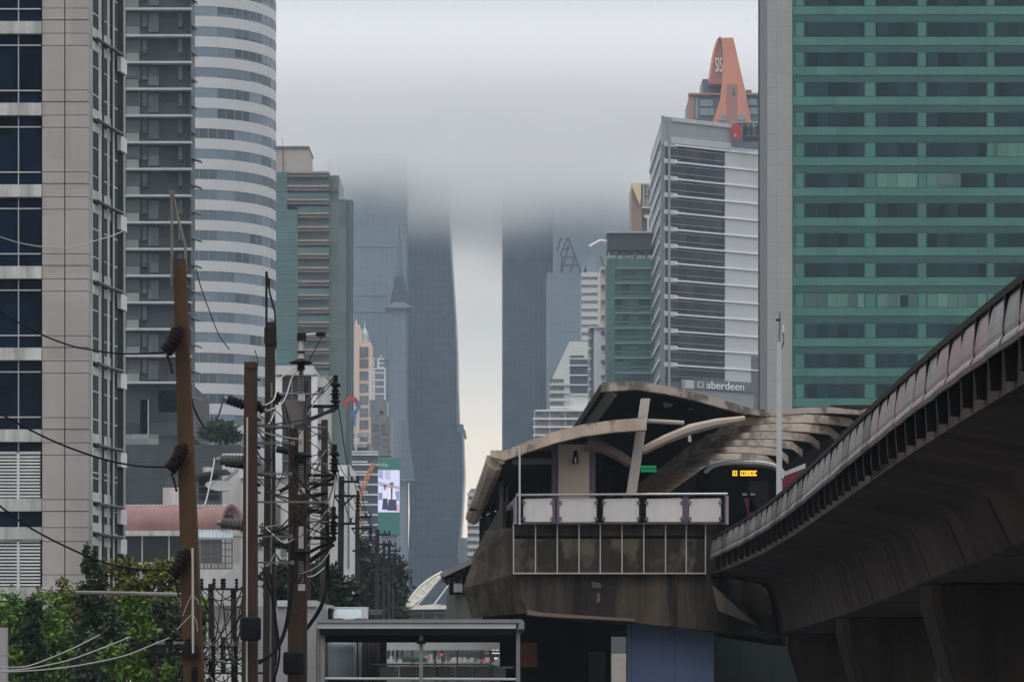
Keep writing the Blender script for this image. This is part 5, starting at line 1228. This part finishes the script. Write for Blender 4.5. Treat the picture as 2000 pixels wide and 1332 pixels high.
ln.pbox(1002, 1118, 1379, 1120.5, 100.13, .1); ln.pbox(1002, 1020.5, 1420, 1023, 100.1, .2)
ln.build('trim_strip', M['column'], st)
box(1003, 1047, 1379, 1051, 100.26, .1).build('dark_groove', M['black_int'], st)  # near-black strip between the two panel rows
MB().poly([(1030, 1190), (1060, 1196), (1240, 1208), (1240, 1213), (1055, 1203), (1030, 1200)], 100.1, .3).build('ledge', M['arm_brown'], st)
MB().poly([(1155, 1135), (1172, 1138), (1176, 1148), (1158, 1148)], 100.3, .06).poly([(1166, 1158), (1172, 1158), (1172, 1174), (1165, 1178)], 100.3, .06).build('bare_patch', M['conc_lite'], st)
w = MB(); w.quad(P(1391, 1143, 99.6), P(1402, 1192, 99.6), P(1480, 1222, 99.6), P(1440, 1172, 101.5)); w.quad(P(1402, 1192, 99.6), P(1391, 1143, 99.6), P(1391, 1143, 101), P(1402, 1192, 101)); w.quad(P(1402, 1192, 99.6), P(1402, 1192, 101), P(1480, 1222, 101), P(1480, 1222, 99.6))
w.build('corbel', M['conc_lite'], st)  # lit bracket: its light is put into a lighter concrete colour

MB().poly([(1385, 1112), (1535, 1100), (1535, 1262), (1385, 1240)], 103.2, .8).build('gap_filler', M['conc_side'], st)  # dark filler panel added to close a bright gap beside the corbel
rl = thing('platform_railing', 'platform end railing of six frosted panels on clamped steel posts', 'railing', P(1215, 1020, 99.9))
MB().tube([P(1008, 966.5, 99.8), P(1421, 964.5, 99.8)], .045, 8).build('handrail', M['steel'], rl)
pan = [(1022, 1079), (1093, 1165), (1178, 1248), (1262, 1333), (1346, 1408)]
for (xa, xb) in pan:
    q = MB().poly([(xa + 3, 974), (xb - 3, 972.5), (xb, 975), (xb, 1016), (xb - 3, 1019), (xa + 3, 1019), (xa, 1016), (xa, 977)], 99.85, .03).build('glass_panel', M['frost'], rl)
    for x in (xa - 2, xb - 4):
        for y in (981, 1012): box(x, y - 3, x + 6, y + 3, 99.8, .04).build('clamp', M['galv'], q)
for i, x in enumerate((1012, 1019, 1082, 1090, 1168, 1175, 1251, 1258, 1337, 1342, 1411, 1417)):
    box(x - 1.8, 966, x + 1.8, 1021, 99.82, .1).build('post', M['purple'] if x in (1082, 1090, 1337, 1342, 1417) else M['rail_dark'], rl)
box(1080, 972, 1091, 1021, 99.95, .05).build('filler_panel', M['purple'], rl); box(1334, 972, 1346, 1021, 99.95, .05).build('filler_panel', M['purple_pale'], rl)
box(1418, 968, 1423, 1024, 99.8, .3).build('end_post', M['purple_pale'], rl)
q0, q1 = P(1008, 968, 100), P(966, 1000, 112)
MB().sweep([[P(1008, 969, 100), P(1008, 1021, 100), P(1010, 1021, 100), P(1010, 969, 100)], [P(978, 1003, 109), P(978, 1045, 109), P(979.5, 1045, 109), P(979.5, 1003, 109)]]).build('side_panel', M['purple_pale'], rl)
tag(MB().tube([P(1015, 1024, 99.6), P(1015, 872, 99.6)], .038, 8).build('slim_post', M['slab']), 'slim pale post standing at the left end of the platform railing', 'post')

# ------------------------------------------------------------------ train
Y = 108.
t = thing('metro_train', 'black fronted metro train with amber display under the station roof', 'train', P(1455, 1080, Y))
cx_ = X(1455, Y); hw = 1.56; zb = Z(1082, Y); zt = Z(903, Y)
def tsec(k, dz=0, yy=0, sx=0):
    pts = []
    for a in range(0, 181, 12): pts.append((cx_ + sx + hw * k * math.copysign(abs(math.cos(R(a))) ** .62, math.cos(R(a))), yy, zt - .78 + dz + .78 * max(0, math.sin(R(a))) ** .75))
    return pts + [(cx_ + sx - hw * k, yy, zt - 2.4), (cx_ + sx - hw * k * .9, yy, zb + .2), (cx_ + sx + hw * k * .9, yy, zb + .2), (cx_ + sx + hw * k, yy, zt - 2.4)]
MB().sweep([tsec(1, 0, yy, shift(yy)) for yy in (108.4, 115, 122, 129, 136, 143)]).build('body', M['train_black'], t, smooth=True)  # body takes the front's black; its shade is put into the colour
ff = [(x, z) for x, _, z in tsec(.985)]
MB().sweep([[(x, 108.38, z) for x, z in ff], [(cx_ + (x - cx_) * .95, 107.95, zb + (z - zb) * .955) for x, z in ff]]).build('front_mask', M['train_black'], t)
MB().tube([(cx_ + hw * math.copysign(abs(math.cos(R(a))) ** .62, math.cos(R(a))), 108.3, zt - .78 + .78 * max(0, math.sin(R(a))) ** .75) for a in range(24, 160, 6)], .10, 6).build('roof_rim', M['train_white'], t, smooth=True)
dd = box(1425, 912, 1485, 934, 107.93, .05).build('display', M['black_int'], t)
led = MB(); rg = random.Random(5)
for (xa, xb) in ((1431, 1433.5), (1434.5, 1437), (1438, 1440), (1446, 1449), (1449.6, 1453), (1454, 1457), (1457.6, 1461), (1462, 1465), (1465.6, 1469), (1470, 1473), (1473.6, 1478)):
    led.pbox(xa, 919, xb, 921.3, 107.9, .02).pbox(xa, 926.5, xb, 929, 107.9, .02).pbox(xa, 920, xa + 1.3, 928, 107.895, .02)
    if rg.random() < .6: led.pbox(xa, 922.8, xb, 924.8, 107.9, .02)
led.build('display_letters', M['led'], dd)
for xx in (1450, 1466): box(xx, 963, xx + 9, 967, 107.85, .1).build('headlight', M['lamp_white'], t)
box(1463, 940, 1500, 1000, 107.9, .02).build('door_window', mat('grey train glass', (.022, .022, .025), .4, spec=.15), t)
MB().poly([(1452, 972), (1466, 972), (1484, 1005), (1470, 1040), (1458, 1040), (1460, 1000)], 107.9, .03).build('red_flash', M['train_red'], t)
b = thing('trackside_board', 'red and white trackside board right of the train beside the pale mast', 'sign', P(1545, 975, 99))
MB().sweep([[P(1520, 930, 100), P(1520, 968, 100), P(1521, 968, 100), P(1521, 930, 100)], [P(1572, 912, 94), P(1572, 950, 94), P(1573, 950, 94), P(1573, 912, 94)]]).build('red_panel', M['train_red'], b)
MB().sweep([[P(1520, 926, 99.9), P(1520, 934, 99.9), P(1521, 934, 99.9), P(1521, 926, 99.9)], [P(1572, 905, 93.9), P(1572, 914, 93.9), P(1573, 914, 93.9), P(1573, 905, 93.9)]]).build('white_stripe', M['train_white'], b)

# ------------------------------------------------------------------ viaduct
xp = [(10, 6.7), (25, 6.45), (35, 6.37), (42, 6.42), (52, 6.62), (65, 7.0), (80, 7.34), (92, 7.28), (100.2, 7.02)]
def XP(Y):
    for (a, xa), (c, xc) in zip(xp[:-1], xp[1:]):
        if Y <= c:
            t = (Y - a) / (c - a); return xa + (xc - xa) * t
    return xp[-1][1]
def XPs(Y): return sum(XP(max(10, min(100.2, Y + d))) for d in (-6, -3, 0, 3, 6)) / 5 if Y < 95 else XP(Y) * .5 + .5 * sum(XP(max(10, min(100.2, Y + d))) for d in (-4, 0, 4)) / 3
def ZB(Y): return 2.75 - (Y - 35) * .0165                      # girder bottom above the eye
ZT = 5.04
via = thing('rail_viaduct', 'curving concrete rail viaduct with ribbed metal barrier at right', 'viaduct', (11, 60, 0))
secs = []
for yy in [-50, -30, -15, 0] + [10 + 3 * i for i in range(31)] + [102.5]:
    x = XPs(max(10, min(yy, 100))); z = ZB(max(20, yy))
    pr = [(x + .12, ZT - 1.22), (x + .12, ZT - 1.0), (x + 8.6, ZT - .9), (x + 8.6, ZT - 1.22), (x + 6.4, ZT - 1.7), (x + 5.8, z), (x + 2.62, z), (x + 2.52, z + .05), (x + 2.2, ZT - 1.86), (x + 2.1, ZT - 1.68), (x + 1.9, ZT - 1.55), (x + 1.55, ZT - 1.47)]
    if z > ZT - 2.0: pass
    secs.append([(a, yy, c + CAMZ) for a, c in pr])
MB().sweep(secs).build('girder', M['girder'], via, smooth=True)
for k in range(11):
    yy = 34 + 6.1 * k; x = XPs(yy); z = ZB(yy); pr = [(x + 2.1, ZT - 1.68), (x + 2.2, ZT - 1.86), (x + 2.52, z + .05)]
    MB().sweep([[(a - .012, yy - .012, c + CAMZ - .012), (a - .012, yy + .012, c + CAMZ - .012), (a + .03, yy + .025, c + CAMZ + .03), (a + .03, yy - .025, c + CAMZ + .03)] for a, c in pr]).build('segment_joint', M['soffit'], via)
secs = []
for yy in [10 + 2 * i for i in range(46)]:
    x = XPs(yy); secs.append([(x - .03, yy, ZT + CAMZ - .05), (x + .07, yy, ZT + CAMZ - .05), (x + .07, yy, ZT + CAMZ + .05), (x - .03, yy, ZT + CAMZ + .05)])
MB().sweep(secs).build('handrail', M['rail_dark'], via)
secs = []
for yy in [10 + 2 * i for i in range(46)]:
    x = XPs(yy); secs.append([(x + .12, yy, ZT + CAMZ - 1.25), (x + .28, yy, ZT + CAMZ - 1.25), (x + .28, yy, ZT + CAMZ - .12), (x + .12, yy, ZT + CAMZ - .12)])
MB().sweep(secs).build('inner_parapet', M['girder'], via)
rg = random.Random(11)
mb_ = [M['barrier'], mat('pinkish metal barrier', (.27, .195, .205), .4, metal=.3, noise=(1.3, .16), streak=(2.5, .22)), mat('dull metal barrier', (.115, .105, .104), .5, metal=.3, noise=(1.3, .2), streak=(2.5, .3))]
yy = 12.0; i = 0
while yy < 98.8:
    ln_ = 1.12 + max(0, yy - 31) * .014; a, c = yy, min(yy + ln_ - .07, 100.1)
    tw = rg.uniform(-.012, .012)
    def sec(y):
        x = XPs(y) + tw
        out = [(.02, -.05), (-.01, -.15), (-.045, -.34), (-.06, -.50), (-.05, -.58), (-.085, -.63), (-.10, -.69), (-.07, -.75)]
        return [(x + o, y, ZT + CAMZ + z_) for o, z_ in out] + [(x + o + .03, y, ZT + CAMZ + z_) for o, z_ in reversed(out)]
    near = yy < 56
    MB().sweep([sec(a), sec(c)]).build('barrier_panel', mb_[1 if near and rg.random() < .7 else (0 if rg.random() < .75 else 2)], via)
    xb_ = XPs(yy + ln_)
    yb0 = yy + ln_ - .07
    MB().sweep([[(xb_ - .03, yb0, ZT + CAMZ), (xb_ - .03, yb0 + .09, ZT + CAMZ), (xb_ + .12, yb0 + .09, ZT + CAMZ), (xb_ + .12, yb0, ZT + CAMZ)], [(xb_ - .055, yb0, ZT + CAMZ - .75), (xb_ - .055, yb0 + .09, ZT + CAMZ - .75), (xb_ + .12, yb0 + .09, ZT + CAMZ - .75), (xb_ + .12, yb0, ZT + CAMZ - .75)], [(xb_ - .02, yb0, ZT + CAMZ - 1.15), (xb_ - .02, yb0 + .2, ZT + CAMZ - 1.15), (xb_ + .12, yb0 + .2, ZT + CAMZ - 1.15), (xb_ + .12, yb0, ZT + CAMZ - 1.15)]]).build('barrier_post', M['rail_dark'], via)
    yy += ln_; i += 1
for (Yp, wt, wb, dx, k) in ((50, 1.55, .85, 0, 0), (66, 1.6, .85, 0, 1), (86, 1.6, .85, 0, 2), (101.0, 1.7, .85, .3, 3)):
    xc = XPs(min(Yp, 99)) + 4.2 + dx; zb = ZB(Yp) + CAMZ
    if k == 0: continue
    zlev = [(zb - .02, wt), (zb - .5, wt), (zb - 3.2, wb), (0, wb)]
    pr = thing('viaduct_pier', ['', 'flared concrete pier nearest under the viaduct, at the right edge', 'flared concrete pier, second under the viaduct', 'flared concrete pier under the platform end'][k], 'pier', (xc, Yp, 0), 'flared viaduct piers')
    MB().sweep([[(xc - w_, Yp - .9 + c_, z_), (xc - w_ + .18, Yp - 1.05, z_), (xc + w_ - .18, Yp - 1.05, z_), (xc + w_, Yp - .9 + c_, z_), (xc + w_, Yp + 1, z_), (xc - w_, Yp + 1, z_)] for z_, w_ in zlev for c_ in (0.,)]).build('shaft', M['pier'], pr)
    MB().box(xc - wt * .7, xc + wt * .7, Yp - .7, Yp + .7, zb - .02, zb + .12).build('bearing', M['black_int'], pr)
mst = thing('trackside_mast', 'slim pale grey mast with antenna rising from the viaduct before the stone corner', 'mast', (X(1522, 88), 88, ZT + CAMZ - .9))
MB().tube([P(1522, 1030, 88), P(1522, 900, 88), P(1522, 668, 88)], [.105, .09, .075], 10).build('shaft', M['slab'], mst, smooth=True)
MB().tube([P(1522, 668, 88), P(1523, 625, 88), P(1523, 608, 88)], [.03, .03, .02], 6).build('antenna_rod', M['galv'], mst)
MB().pbox(1516, 623, 1524, 626.5, 87.95, .1).build('antenna_head', M['iron'], mst)
MB().tube([P(1530, 650, 88), P(1530, 634, 88)], .03, 6).build('antenna_stub', M['white'], mst)
MB().tube([P(1530, 650, 88), P(1531, 668, 88), P(1526, 682, 88)], .018, 5).build('antenna_cable', M['rail_dark'], mst)
box(1526, 920, 1531, 934, 87.9, .12).build('junction_box', M['slab'], mst)

# ------------------------------------------------------------------ under the station
b = thing('blue_hoarding', 'blue panelled hoarding under the station beam', 'hoarding', (X(1313, 101.), 101.3, 0))
box(1226, 1205, 1394, 1332, 101.2, .3).build('panel', M['blue_wall'], b)
MB().box(X(1226, 101.2), X(1394, 101.2), 101.22, 101.48, 0, Z(1332, 101.2)).build('lower_panel', M['blue_wall'], b)
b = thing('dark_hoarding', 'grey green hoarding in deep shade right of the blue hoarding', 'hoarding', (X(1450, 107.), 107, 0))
MB().box(X(1395, 107.), X(2150, 107.), 107.1, 107.4, 0, Z(1225, 107)).build('panel', mat('dark grey green sheet', (.035, .05, .055), .7, grid=(1.2, 60, .04, .6)), b)  # dark sheet lengthened to cover bright gaps between the piers
b = thing('white_kiosk', 'narrow white kiosk with pale blue top beside the blue hoarding', 'kiosk', (X(1209, 98.), 98.5, 0))
MB().box(X(1195, 98.), X(1223, 98.), 98, 98.8, 0, Z(1276, 98)).build('body', M['column'], b)
box(1195, 1243, 1223, 1276, 98, .8).build('top_panel', mat('blue grey sheet', (.12, .145, .16), .6), b)
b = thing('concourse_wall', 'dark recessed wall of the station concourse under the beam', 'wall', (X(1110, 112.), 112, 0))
MB().box(X(1004, 112.), X(1226, 112.), 112.5, 113, 0, Z(1196, 112)).box(X(942, 112.), X(1004, 112.), 112.5, 113, Z(1244, 112), Z(1196, 112)).build('panel', M['black_int'], b)  # left box is a black filler added over a bright gap above the shelter
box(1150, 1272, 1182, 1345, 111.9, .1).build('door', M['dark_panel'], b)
b = thing('rust_panel', 'rust red panel hanging behind right post of the walkway shelter', 'panel', (X(1033, 105.), 105, 5))
box(1018, 1254, 1049, 1302, 105, .12).build('face', M['rust'], b)
box(1017, 1200, 1019.5, 1302, 105.05, .1).build('hanger', M['iron'], b)

# ------------------------------------------------------------------ walkway shelter
Y = 93.
b = thing('walkway_shelter', 'grey covered walkway shelter with flat metal roof and open sides', 'shelter', (X(818, Y), 97, 0))
MB().pbox(618, 1209, 1014, 1216, Y, 9).poly([(1008, 1209), (1018, 1209), (1024, 1214), (1024, 1228), (1008, 1228)], Y + .05, 8.9).build('roof', M['roof_metal'], b)
MB().pbox(619, 1217, 1012, 1227, Y + .05, .3).build('roof_fascia', M['slab'], b)
MB().pbox(624, 1227.5, 1006, 1240, Y + .1, .2).build('soffit_beam', M['black_int'], b)
box(625, 1216.5, 1010, 1224, Y + .4, 8.4).build('soffit', M['black_int'], b)
box(634, 1228, 1010, 1254, Y + 3.5, .3).build('header_beam', M['black_int'], b)
for (x, w_) in ((629, 9), (822, 7), (1012, 8), (621, 4)): MB().box(X(x - w_ / 2, Y), X(x + w_ / 2, Y), Y + .25, Y + .42, 0, Z(1227, Y)).build('post', M['grey_post'], b)
MB().pbox(814, 1250, 831, 1257, Y + .15, .3).build('post_collar', M['black_int'], b)
MB().ptube([(634, 1324.5, Y + .3), (1008, 1326, Y + .3)], .045, 8).build('rail', M['slab'], b)
MB().ptube([(726, 1297, Y + 2.4), (955, 1297, Y + 2.4), (975, 1303, Y + 2.2), (1002, 1303, Y + 2.2)], .035, 8).build('inner_rail', M['roof_metal'], b)
secs = MB()
for k in range(9):
    xa = 640 + 6.2 * k; secs.poly([(xa, 1253), (xa + 3.1, 1253), (xa + 3.1, 1326), (xa, 1326)], Y + 9.6 - .03, .1); secs.poly([(xa + 3.1, 1253), (xa + 6.2, 1253), (xa + 6.2, 1326), (xa + 3.1, 1326)], Y + 9.6 + .03, .1)
cs = secs.build('corrugated_screen', mat('brightened sheet with painted rib shade', (.74, .88, .94), .4, noise=(.8, .1), grid=(.104, 60, .03, .55)), b)  # colour brightened against the shelter's shade; dark grooves stand in for rib shading
MB().pbox(636, 1251, 706, 1254, Y + 9.4, .1).pbox(700, 1254, 707, 1326, Y + 9.4, .1).pbox(694.5, 1254, 697, 1326, Y + 9.42, .1).build('screen_frame', M['white'], cs)
for (xa, xb) in ((709, 716), (717.5, 724), (725.5, 731), (732, 740)): box(xa, 1253, xb, 1340, Y + 9.4, .5).build('rear_post', M['brown_grey'], b)
box(976, 1252, 1004, 1345, Y + 5, .4).build('rear_panel', M['black_int'], b)
for xx in (742, 781, 818, 852, 890, 926, 961):
    box(xx, 1301, xx + 27, 1326, Y + 2.5, .1).build('balustrade_panel', M['planter'], b)
    q = MB().pbox(xx + 28.5, 1301, xx + 30, 1326, Y + 2.45, .1).pbox(xx + 34, 1301, xx + 35.5, 1326, Y + 2.45, .1)
    for y in (1305, 1311, 1317): q.pbox(xx + 28, y, xx + 36, y + 2, Y + 2.42, .08)
    q.build('balustrade_post', M['rail_dark'], b)
MB().box(X(618, Y), X(1024, Y), Y + .1, 102, Z(1345, Y), Z(1337, Y)).build('floor', M['deck'], b)
b = thing('far_footbridge', 'far footbridge with white corrugated awning seen through the walkway shelter', 'footbridge', (X(860, 122.), 123, 0))
Y = 122.
m_ = MB()
for k in range(60): m_.box(X(735 + 4.2 * k, Y), X(735 + 4.2 * k + 2.4, Y), Y, Y + .1, Z(1269 + (k % 2), Y), Z(1250, Y))
m_.pbox(735, 1250, 990, 1268, Y + .06, .1)
m_.build('awning', M['corr_white'], b)
for (x, w_) in ((849, 5), (864, 3), (893, 3), (940, 3), (958, 4), (805, 3)): MB().box(X(x - w_ / 2, Y), X(x + w_ / 2, Y), Y + .2, Y + .4, 0, Z(1262, Y)).build('post', M['brown_grey'], b)
MB().pbox(735, 1300, 990, 1345, Y + .5, .2).build('parapet', M['planter'], b)
MB().pbox(880, 1276, 985, 1283, Y + 1, .2).pbox(830, 1270, 990, 1274, Y + 1.2, .2).build('rear_beam', M['ab_dark'], b)
b = thing('green_banner', 'green banner strip on the far footbridge behind the shelter middle post', 'banner', P(810, 1293, Y))
box(786, 1285, 834, 1293, Y + .3, .05).build('cloth', M['green_awn'], b); box(800, 1287, 815, 1291, Y + .27, .02).build('pale_patch', M['olive_glass'], b)
rg = random.Random(4)
b = thing('shop_row', 'hazy row of pale shop fronts beyond the far footbridge', 'shops', (X(860, 131.), 132, 0))
MB().box(X(735, 131.), X(1000, 131.), 133, 136, 0, Z(1286, 131)).build('wall', M['render'], b)
for k in range(22):
    xa = 740 + 11 * k + rg.uniform(-2, 2); box(xa, 1276 + rg.uniform(0, 8), xa + rg.uniform(4, 9), 1292, 131 + rg.uniform(0, 1), .5).build('shop_front', rg.choice([M['white'], M['brown_grey'], M['ab_dark'], M['render'], M['planter']]), b)
for (x, y, lab) in ((839, 1281, 'small red lamp left among the far shop fronts'), (863, 1278, 'small red lamp upper middle among the far shop fronts'), (943, 1290, 'small red lamp by the right post of far footbridge'), (956, 1289, 'bright red lamp rightmost on the far footbridge')):
    q = MB().tube([P(x, y - 2.5, 121.8), P(x, y, 121.8), P(x, y + 2.5, 121.8)], [.03, .06, .03], 8).build('red_lamp', M['pinkred']); tag(q, lab, 'lamp', 'red lamps beyond the shelter')
Y = 107.
b = thing('roof_shed', 'small pale corrugated roof with dark box end above the walkway shelter', 'shed', P(680, 1208, Y))
m_ = MB()
for k in range(11): m_.quad(P(650 + 6 * k, 1207, Y), P(653 + 6 * k, 1207, Y - .05), P(652.5 + 6 * k, 1187, Y + 2), P(649.5 + 6 * k, 1187, Y + 2.05)); m_.quad(P(653 + 6 * k, 1207, Y - .05), P(656 + 6 * k, 1207, Y), P(655.5 + 6 * k, 1187, Y + 2.05), P(652.5 + 6 * k, 1187, Y + 2))
m_.build('roof_sheet', M['corr'], b)
MB().pbox(647, 1185, 720, 1187.5, Y + 1.9, .2).pbox(706, 1186, 711, 1208, Y - .1, .2).pbox(713, 1186, 719, 1208, Y - .1, .2).build('edge_trim', M['white'], b)
MB().box(X(619, Y), X(647, Y), Y, Y + 2, Z(1209, Y), Z(1187, Y)).build('dark_box', M['black'], b)
box(616, 1181, 648, 1187, Y - .1, 2.2).build('box_cap', M['white_dirty'], b)
MB().pbox(720, 1190, 748, 1194, Y + 1, 1).pbox(722, 1195, 746, 1200, Y + 1, 1).build('vent_unit', M['ab_dark'], b)
MB().box(X(622, Y), X(744, Y), Y + 4, Y + 5, 0, Z(1205, Y)).build('base_wall', M['black_int'], b)

# ------------------------------------------------------------------ far arch and stair canopy
Y = 320.
b = thing('white_arch_canopy', 'white tubular arch canopy over a far station platform', 'canopy', (X(830, Y), Y + 3, 0))
up_ = [(796, 1184), (800, 1172), (808, 1160), (820, 1146), (836, 1133), (850, 1124), (864, 1117)]
lo_ = [(804, 1184), (812, 1176), (824, 1168), (834, 1158), (846, 1143), (856, 1132), (864, 1119)]
for dy in (0, 2.5):
    MB().ptube([(x, y, Y + dy) for x, y in up_], .16, 8).build('arch_tube', M['arch_white'], b, smooth=True)
    MB().ptube([(x, y, Y + dy) for x, y in lo_], .12, 8).build('arch_tube', M['arch_white'], b, smooth=True)
m_ = MB()
for (a, c) in zip(up_, lo_): MB().ptube([(a[0], a[1], Y), (c[0], c[1], Y)], .12, 6).build('arch_web', M['arch_white'], b)
for i in range(len(up_) - 1): m_.quad(P(*up_[i], Y + .6), P(*up_[i + 1], Y + .6), P(*lo_[i + 1], Y + .6), P(*lo_[i], Y + .6))
m_.build('arch_panel', M['arch_white'], b)
MB().ptube([(862, 1126, Y), (840, 1152, Y), (815, 1181, Y)], .09, 6).build('stay', M['arch_white'], b)
MB().ptube([(880, 1137, Y), (848, 1180, Y)], .09, 6).build('stay', M['arch_white'], b)
MB().poly([(774, 1187), (790, 1182), (806, 1178), (822, 1182), (850, 1179), (872, 1182), (872, 1189), (774, 1190)], Y, 5).build('canopy_base', M['arch_white'], b)
box(772, 1190, 876, 1330, Y + 2, 4).build('parapet', M['olive_glass'], b)
m_ = MB()
for x in (784, 800, 826, 850): m_.pbox(x, 1188, x + 1.5, 1208, Y + .5, .2)
m_.pbox(772, 1195, 876, 1197, Y + .6, .2); m_.build('railing', M['ab_side'], b)
b = thing('stair_canopy', 'sloping grey stair canopy with posts left of the station beam', 'canopy', (X(900, 140.), 143, 0))
Y = 140.
MB().poly([(860, 1118), (936, 1083), (940, 1086), (940, 1092), (868, 1126), (860, 1124)], Y, 8).build('roof', M['eave'], b)
MB().poly([(866, 1126), (940, 1091), (940, 1098), (866, 1133)], Y + .2, 7.5).build('soffit', M['black_int'], b)
for x in (876, 886, 901, 916): MB().pbox(x, 1120, x + 2.2, 1180, Y + .6, .15).build('post', M['galv'], b)
m_ = MB()
for y in (1122, 1128, 1134): m_.pbox(862, y, 900, y + 2.4, Y + 1, .3)
m_.build('louver', M['ab_dark'], b)
box(878, 1126, 930, 1165, Y + 2.5, .5).build('back_panel', M['black_int'], b)
box(886, 1139, 903, 1156, Y - .05, .5).build('cabin', M['grey_render'], b)
MB().poly([(872, 1162), (903, 1160), (925, 1185), (945, 1210), (945, 1345), (872, 1345)], Y + .3, 6).build('stair_wall', mat('grey stair concrete', (.13, .13, .125), .85, noise=(.6, .12), streak=(1, .2)), b)
box(880, 1090, 905, 1100, Y + 5, 2).build('roof_unit', M['black_int'], b) if False else None

# ------------------------------------------------------------------ air
def volume(name, dens, col, x0, x1, y0, y1, z0, z1, label, cat, grad=None, aniso=0.):
    o = MB().box(x0, x1, y0, y1, z0, z1).build(name, None, base=(0, 0, 0))
    m = bpy.data.materials.new(name); m.use_nodes = True; t = m.node_tree; t.nodes.remove(t.nodes['Principled BSDF'])
    v = t.nodes.new('ShaderNodeVolumePrincipled'); t.links.new(v.outputs[0], t.nodes['Material Output'].inputs['Volume'])
    v.inputs['Color'].default_value = (*col, 1); v.inputs['Density'].default_value = dens; v.inputs['Anisotropy'].default_value = aniso
    if grad:
        tc = t.nodes.new('ShaderNodeTexCoord'); s = t.nodes.new('ShaderNodeSeparateXYZ'); t.links.new(tc.outputs['Object'], s.inputs[0])
        nz_ = t.nodes.new('ShaderNodeTexNoise'); nz_.inputs['Scale'].default_value = .013; nz_.inputs['Detail'].default_value = 4; t.links.new(tc.outputs['Object'], nz_.inputs[0])
        w = t.nodes.new('ShaderNodeMath'); w.operation = 'MULTIPLY_ADD'; t.links.new(nz_.outputs['Fac'], w.inputs[0]); w.inputs[1].default_value = 36.; t.links.new(s.outputs['Z'], w.inputs[2])
        n2 = t.nodes.new('ShaderNodeTexNoise'); n2.inputs['Scale'].default_value = .0045; n2.inputs['Detail'].default_value = 2; t.links.new(tc.outputs['Object'], n2.inputs[0])
        w2 = t.nodes.new('ShaderNodeMath'); w2.operation = 'MULTIPLY_ADD'; t.links.new(n2.outputs['Fac'], w2.inputs[0]); w2.inputs[1].default_value = 40.; t.links.new(w.outputs[0], w2.inputs[2]); w = w2
        r = t.nodes.new('ShaderNodeMapRange'); r.interpolation_type = 'SMOOTHSTEP'; t.links.new(w.outputs[0], r.inputs[0])
        for i, q in enumerate((grad[0] + 38, grad[1] + 38, 0, dens)): r.inputs[i + 1].default_value = q
        r2 = t.nodes.new('ShaderNodeMapRange'); r2.interpolation_type = 'SMOOTHSTEP'; t.links.new(s.outputs['Z'], r2.inputs[0])
        for i, q in enumerate((grad[2], grad[3], 1, 0)): r2.inputs[i + 1].default_value = q
        mm = t.nodes.new('ShaderNodeMath'); mm.operation = 'MULTIPLY'; t.links.new(r.outputs[0], mm.inputs[0]); t.links.new(r2.outputs[0], mm.inputs[1])
        t.links.new(mm.outputs[0], v.inputs['Density'])
        m.cycles.volume_step_rate = 1.0
    o.data.materials.clear(); o.data.materials.append(m)
    tag(o, label, cat, kind='stuff'); return o
volume('haze', .00016, (.66, .82, 1.0), -1510, 1510, -410, 2410, -1.5, 345, 'thin pale blue haze in the air over the whole street', 'haze')
volume('low_cloud', .05, (.985, .985, .985), -330, 330, 1130, 1750, 196, 304, 'low grey rain cloud swallowing the tops of the far towers', 'cloud', grad=(218, 252, 246, 304), aniso=.6)

for o in bpy.data.objects:
    if '_base' in o: del o['_base']
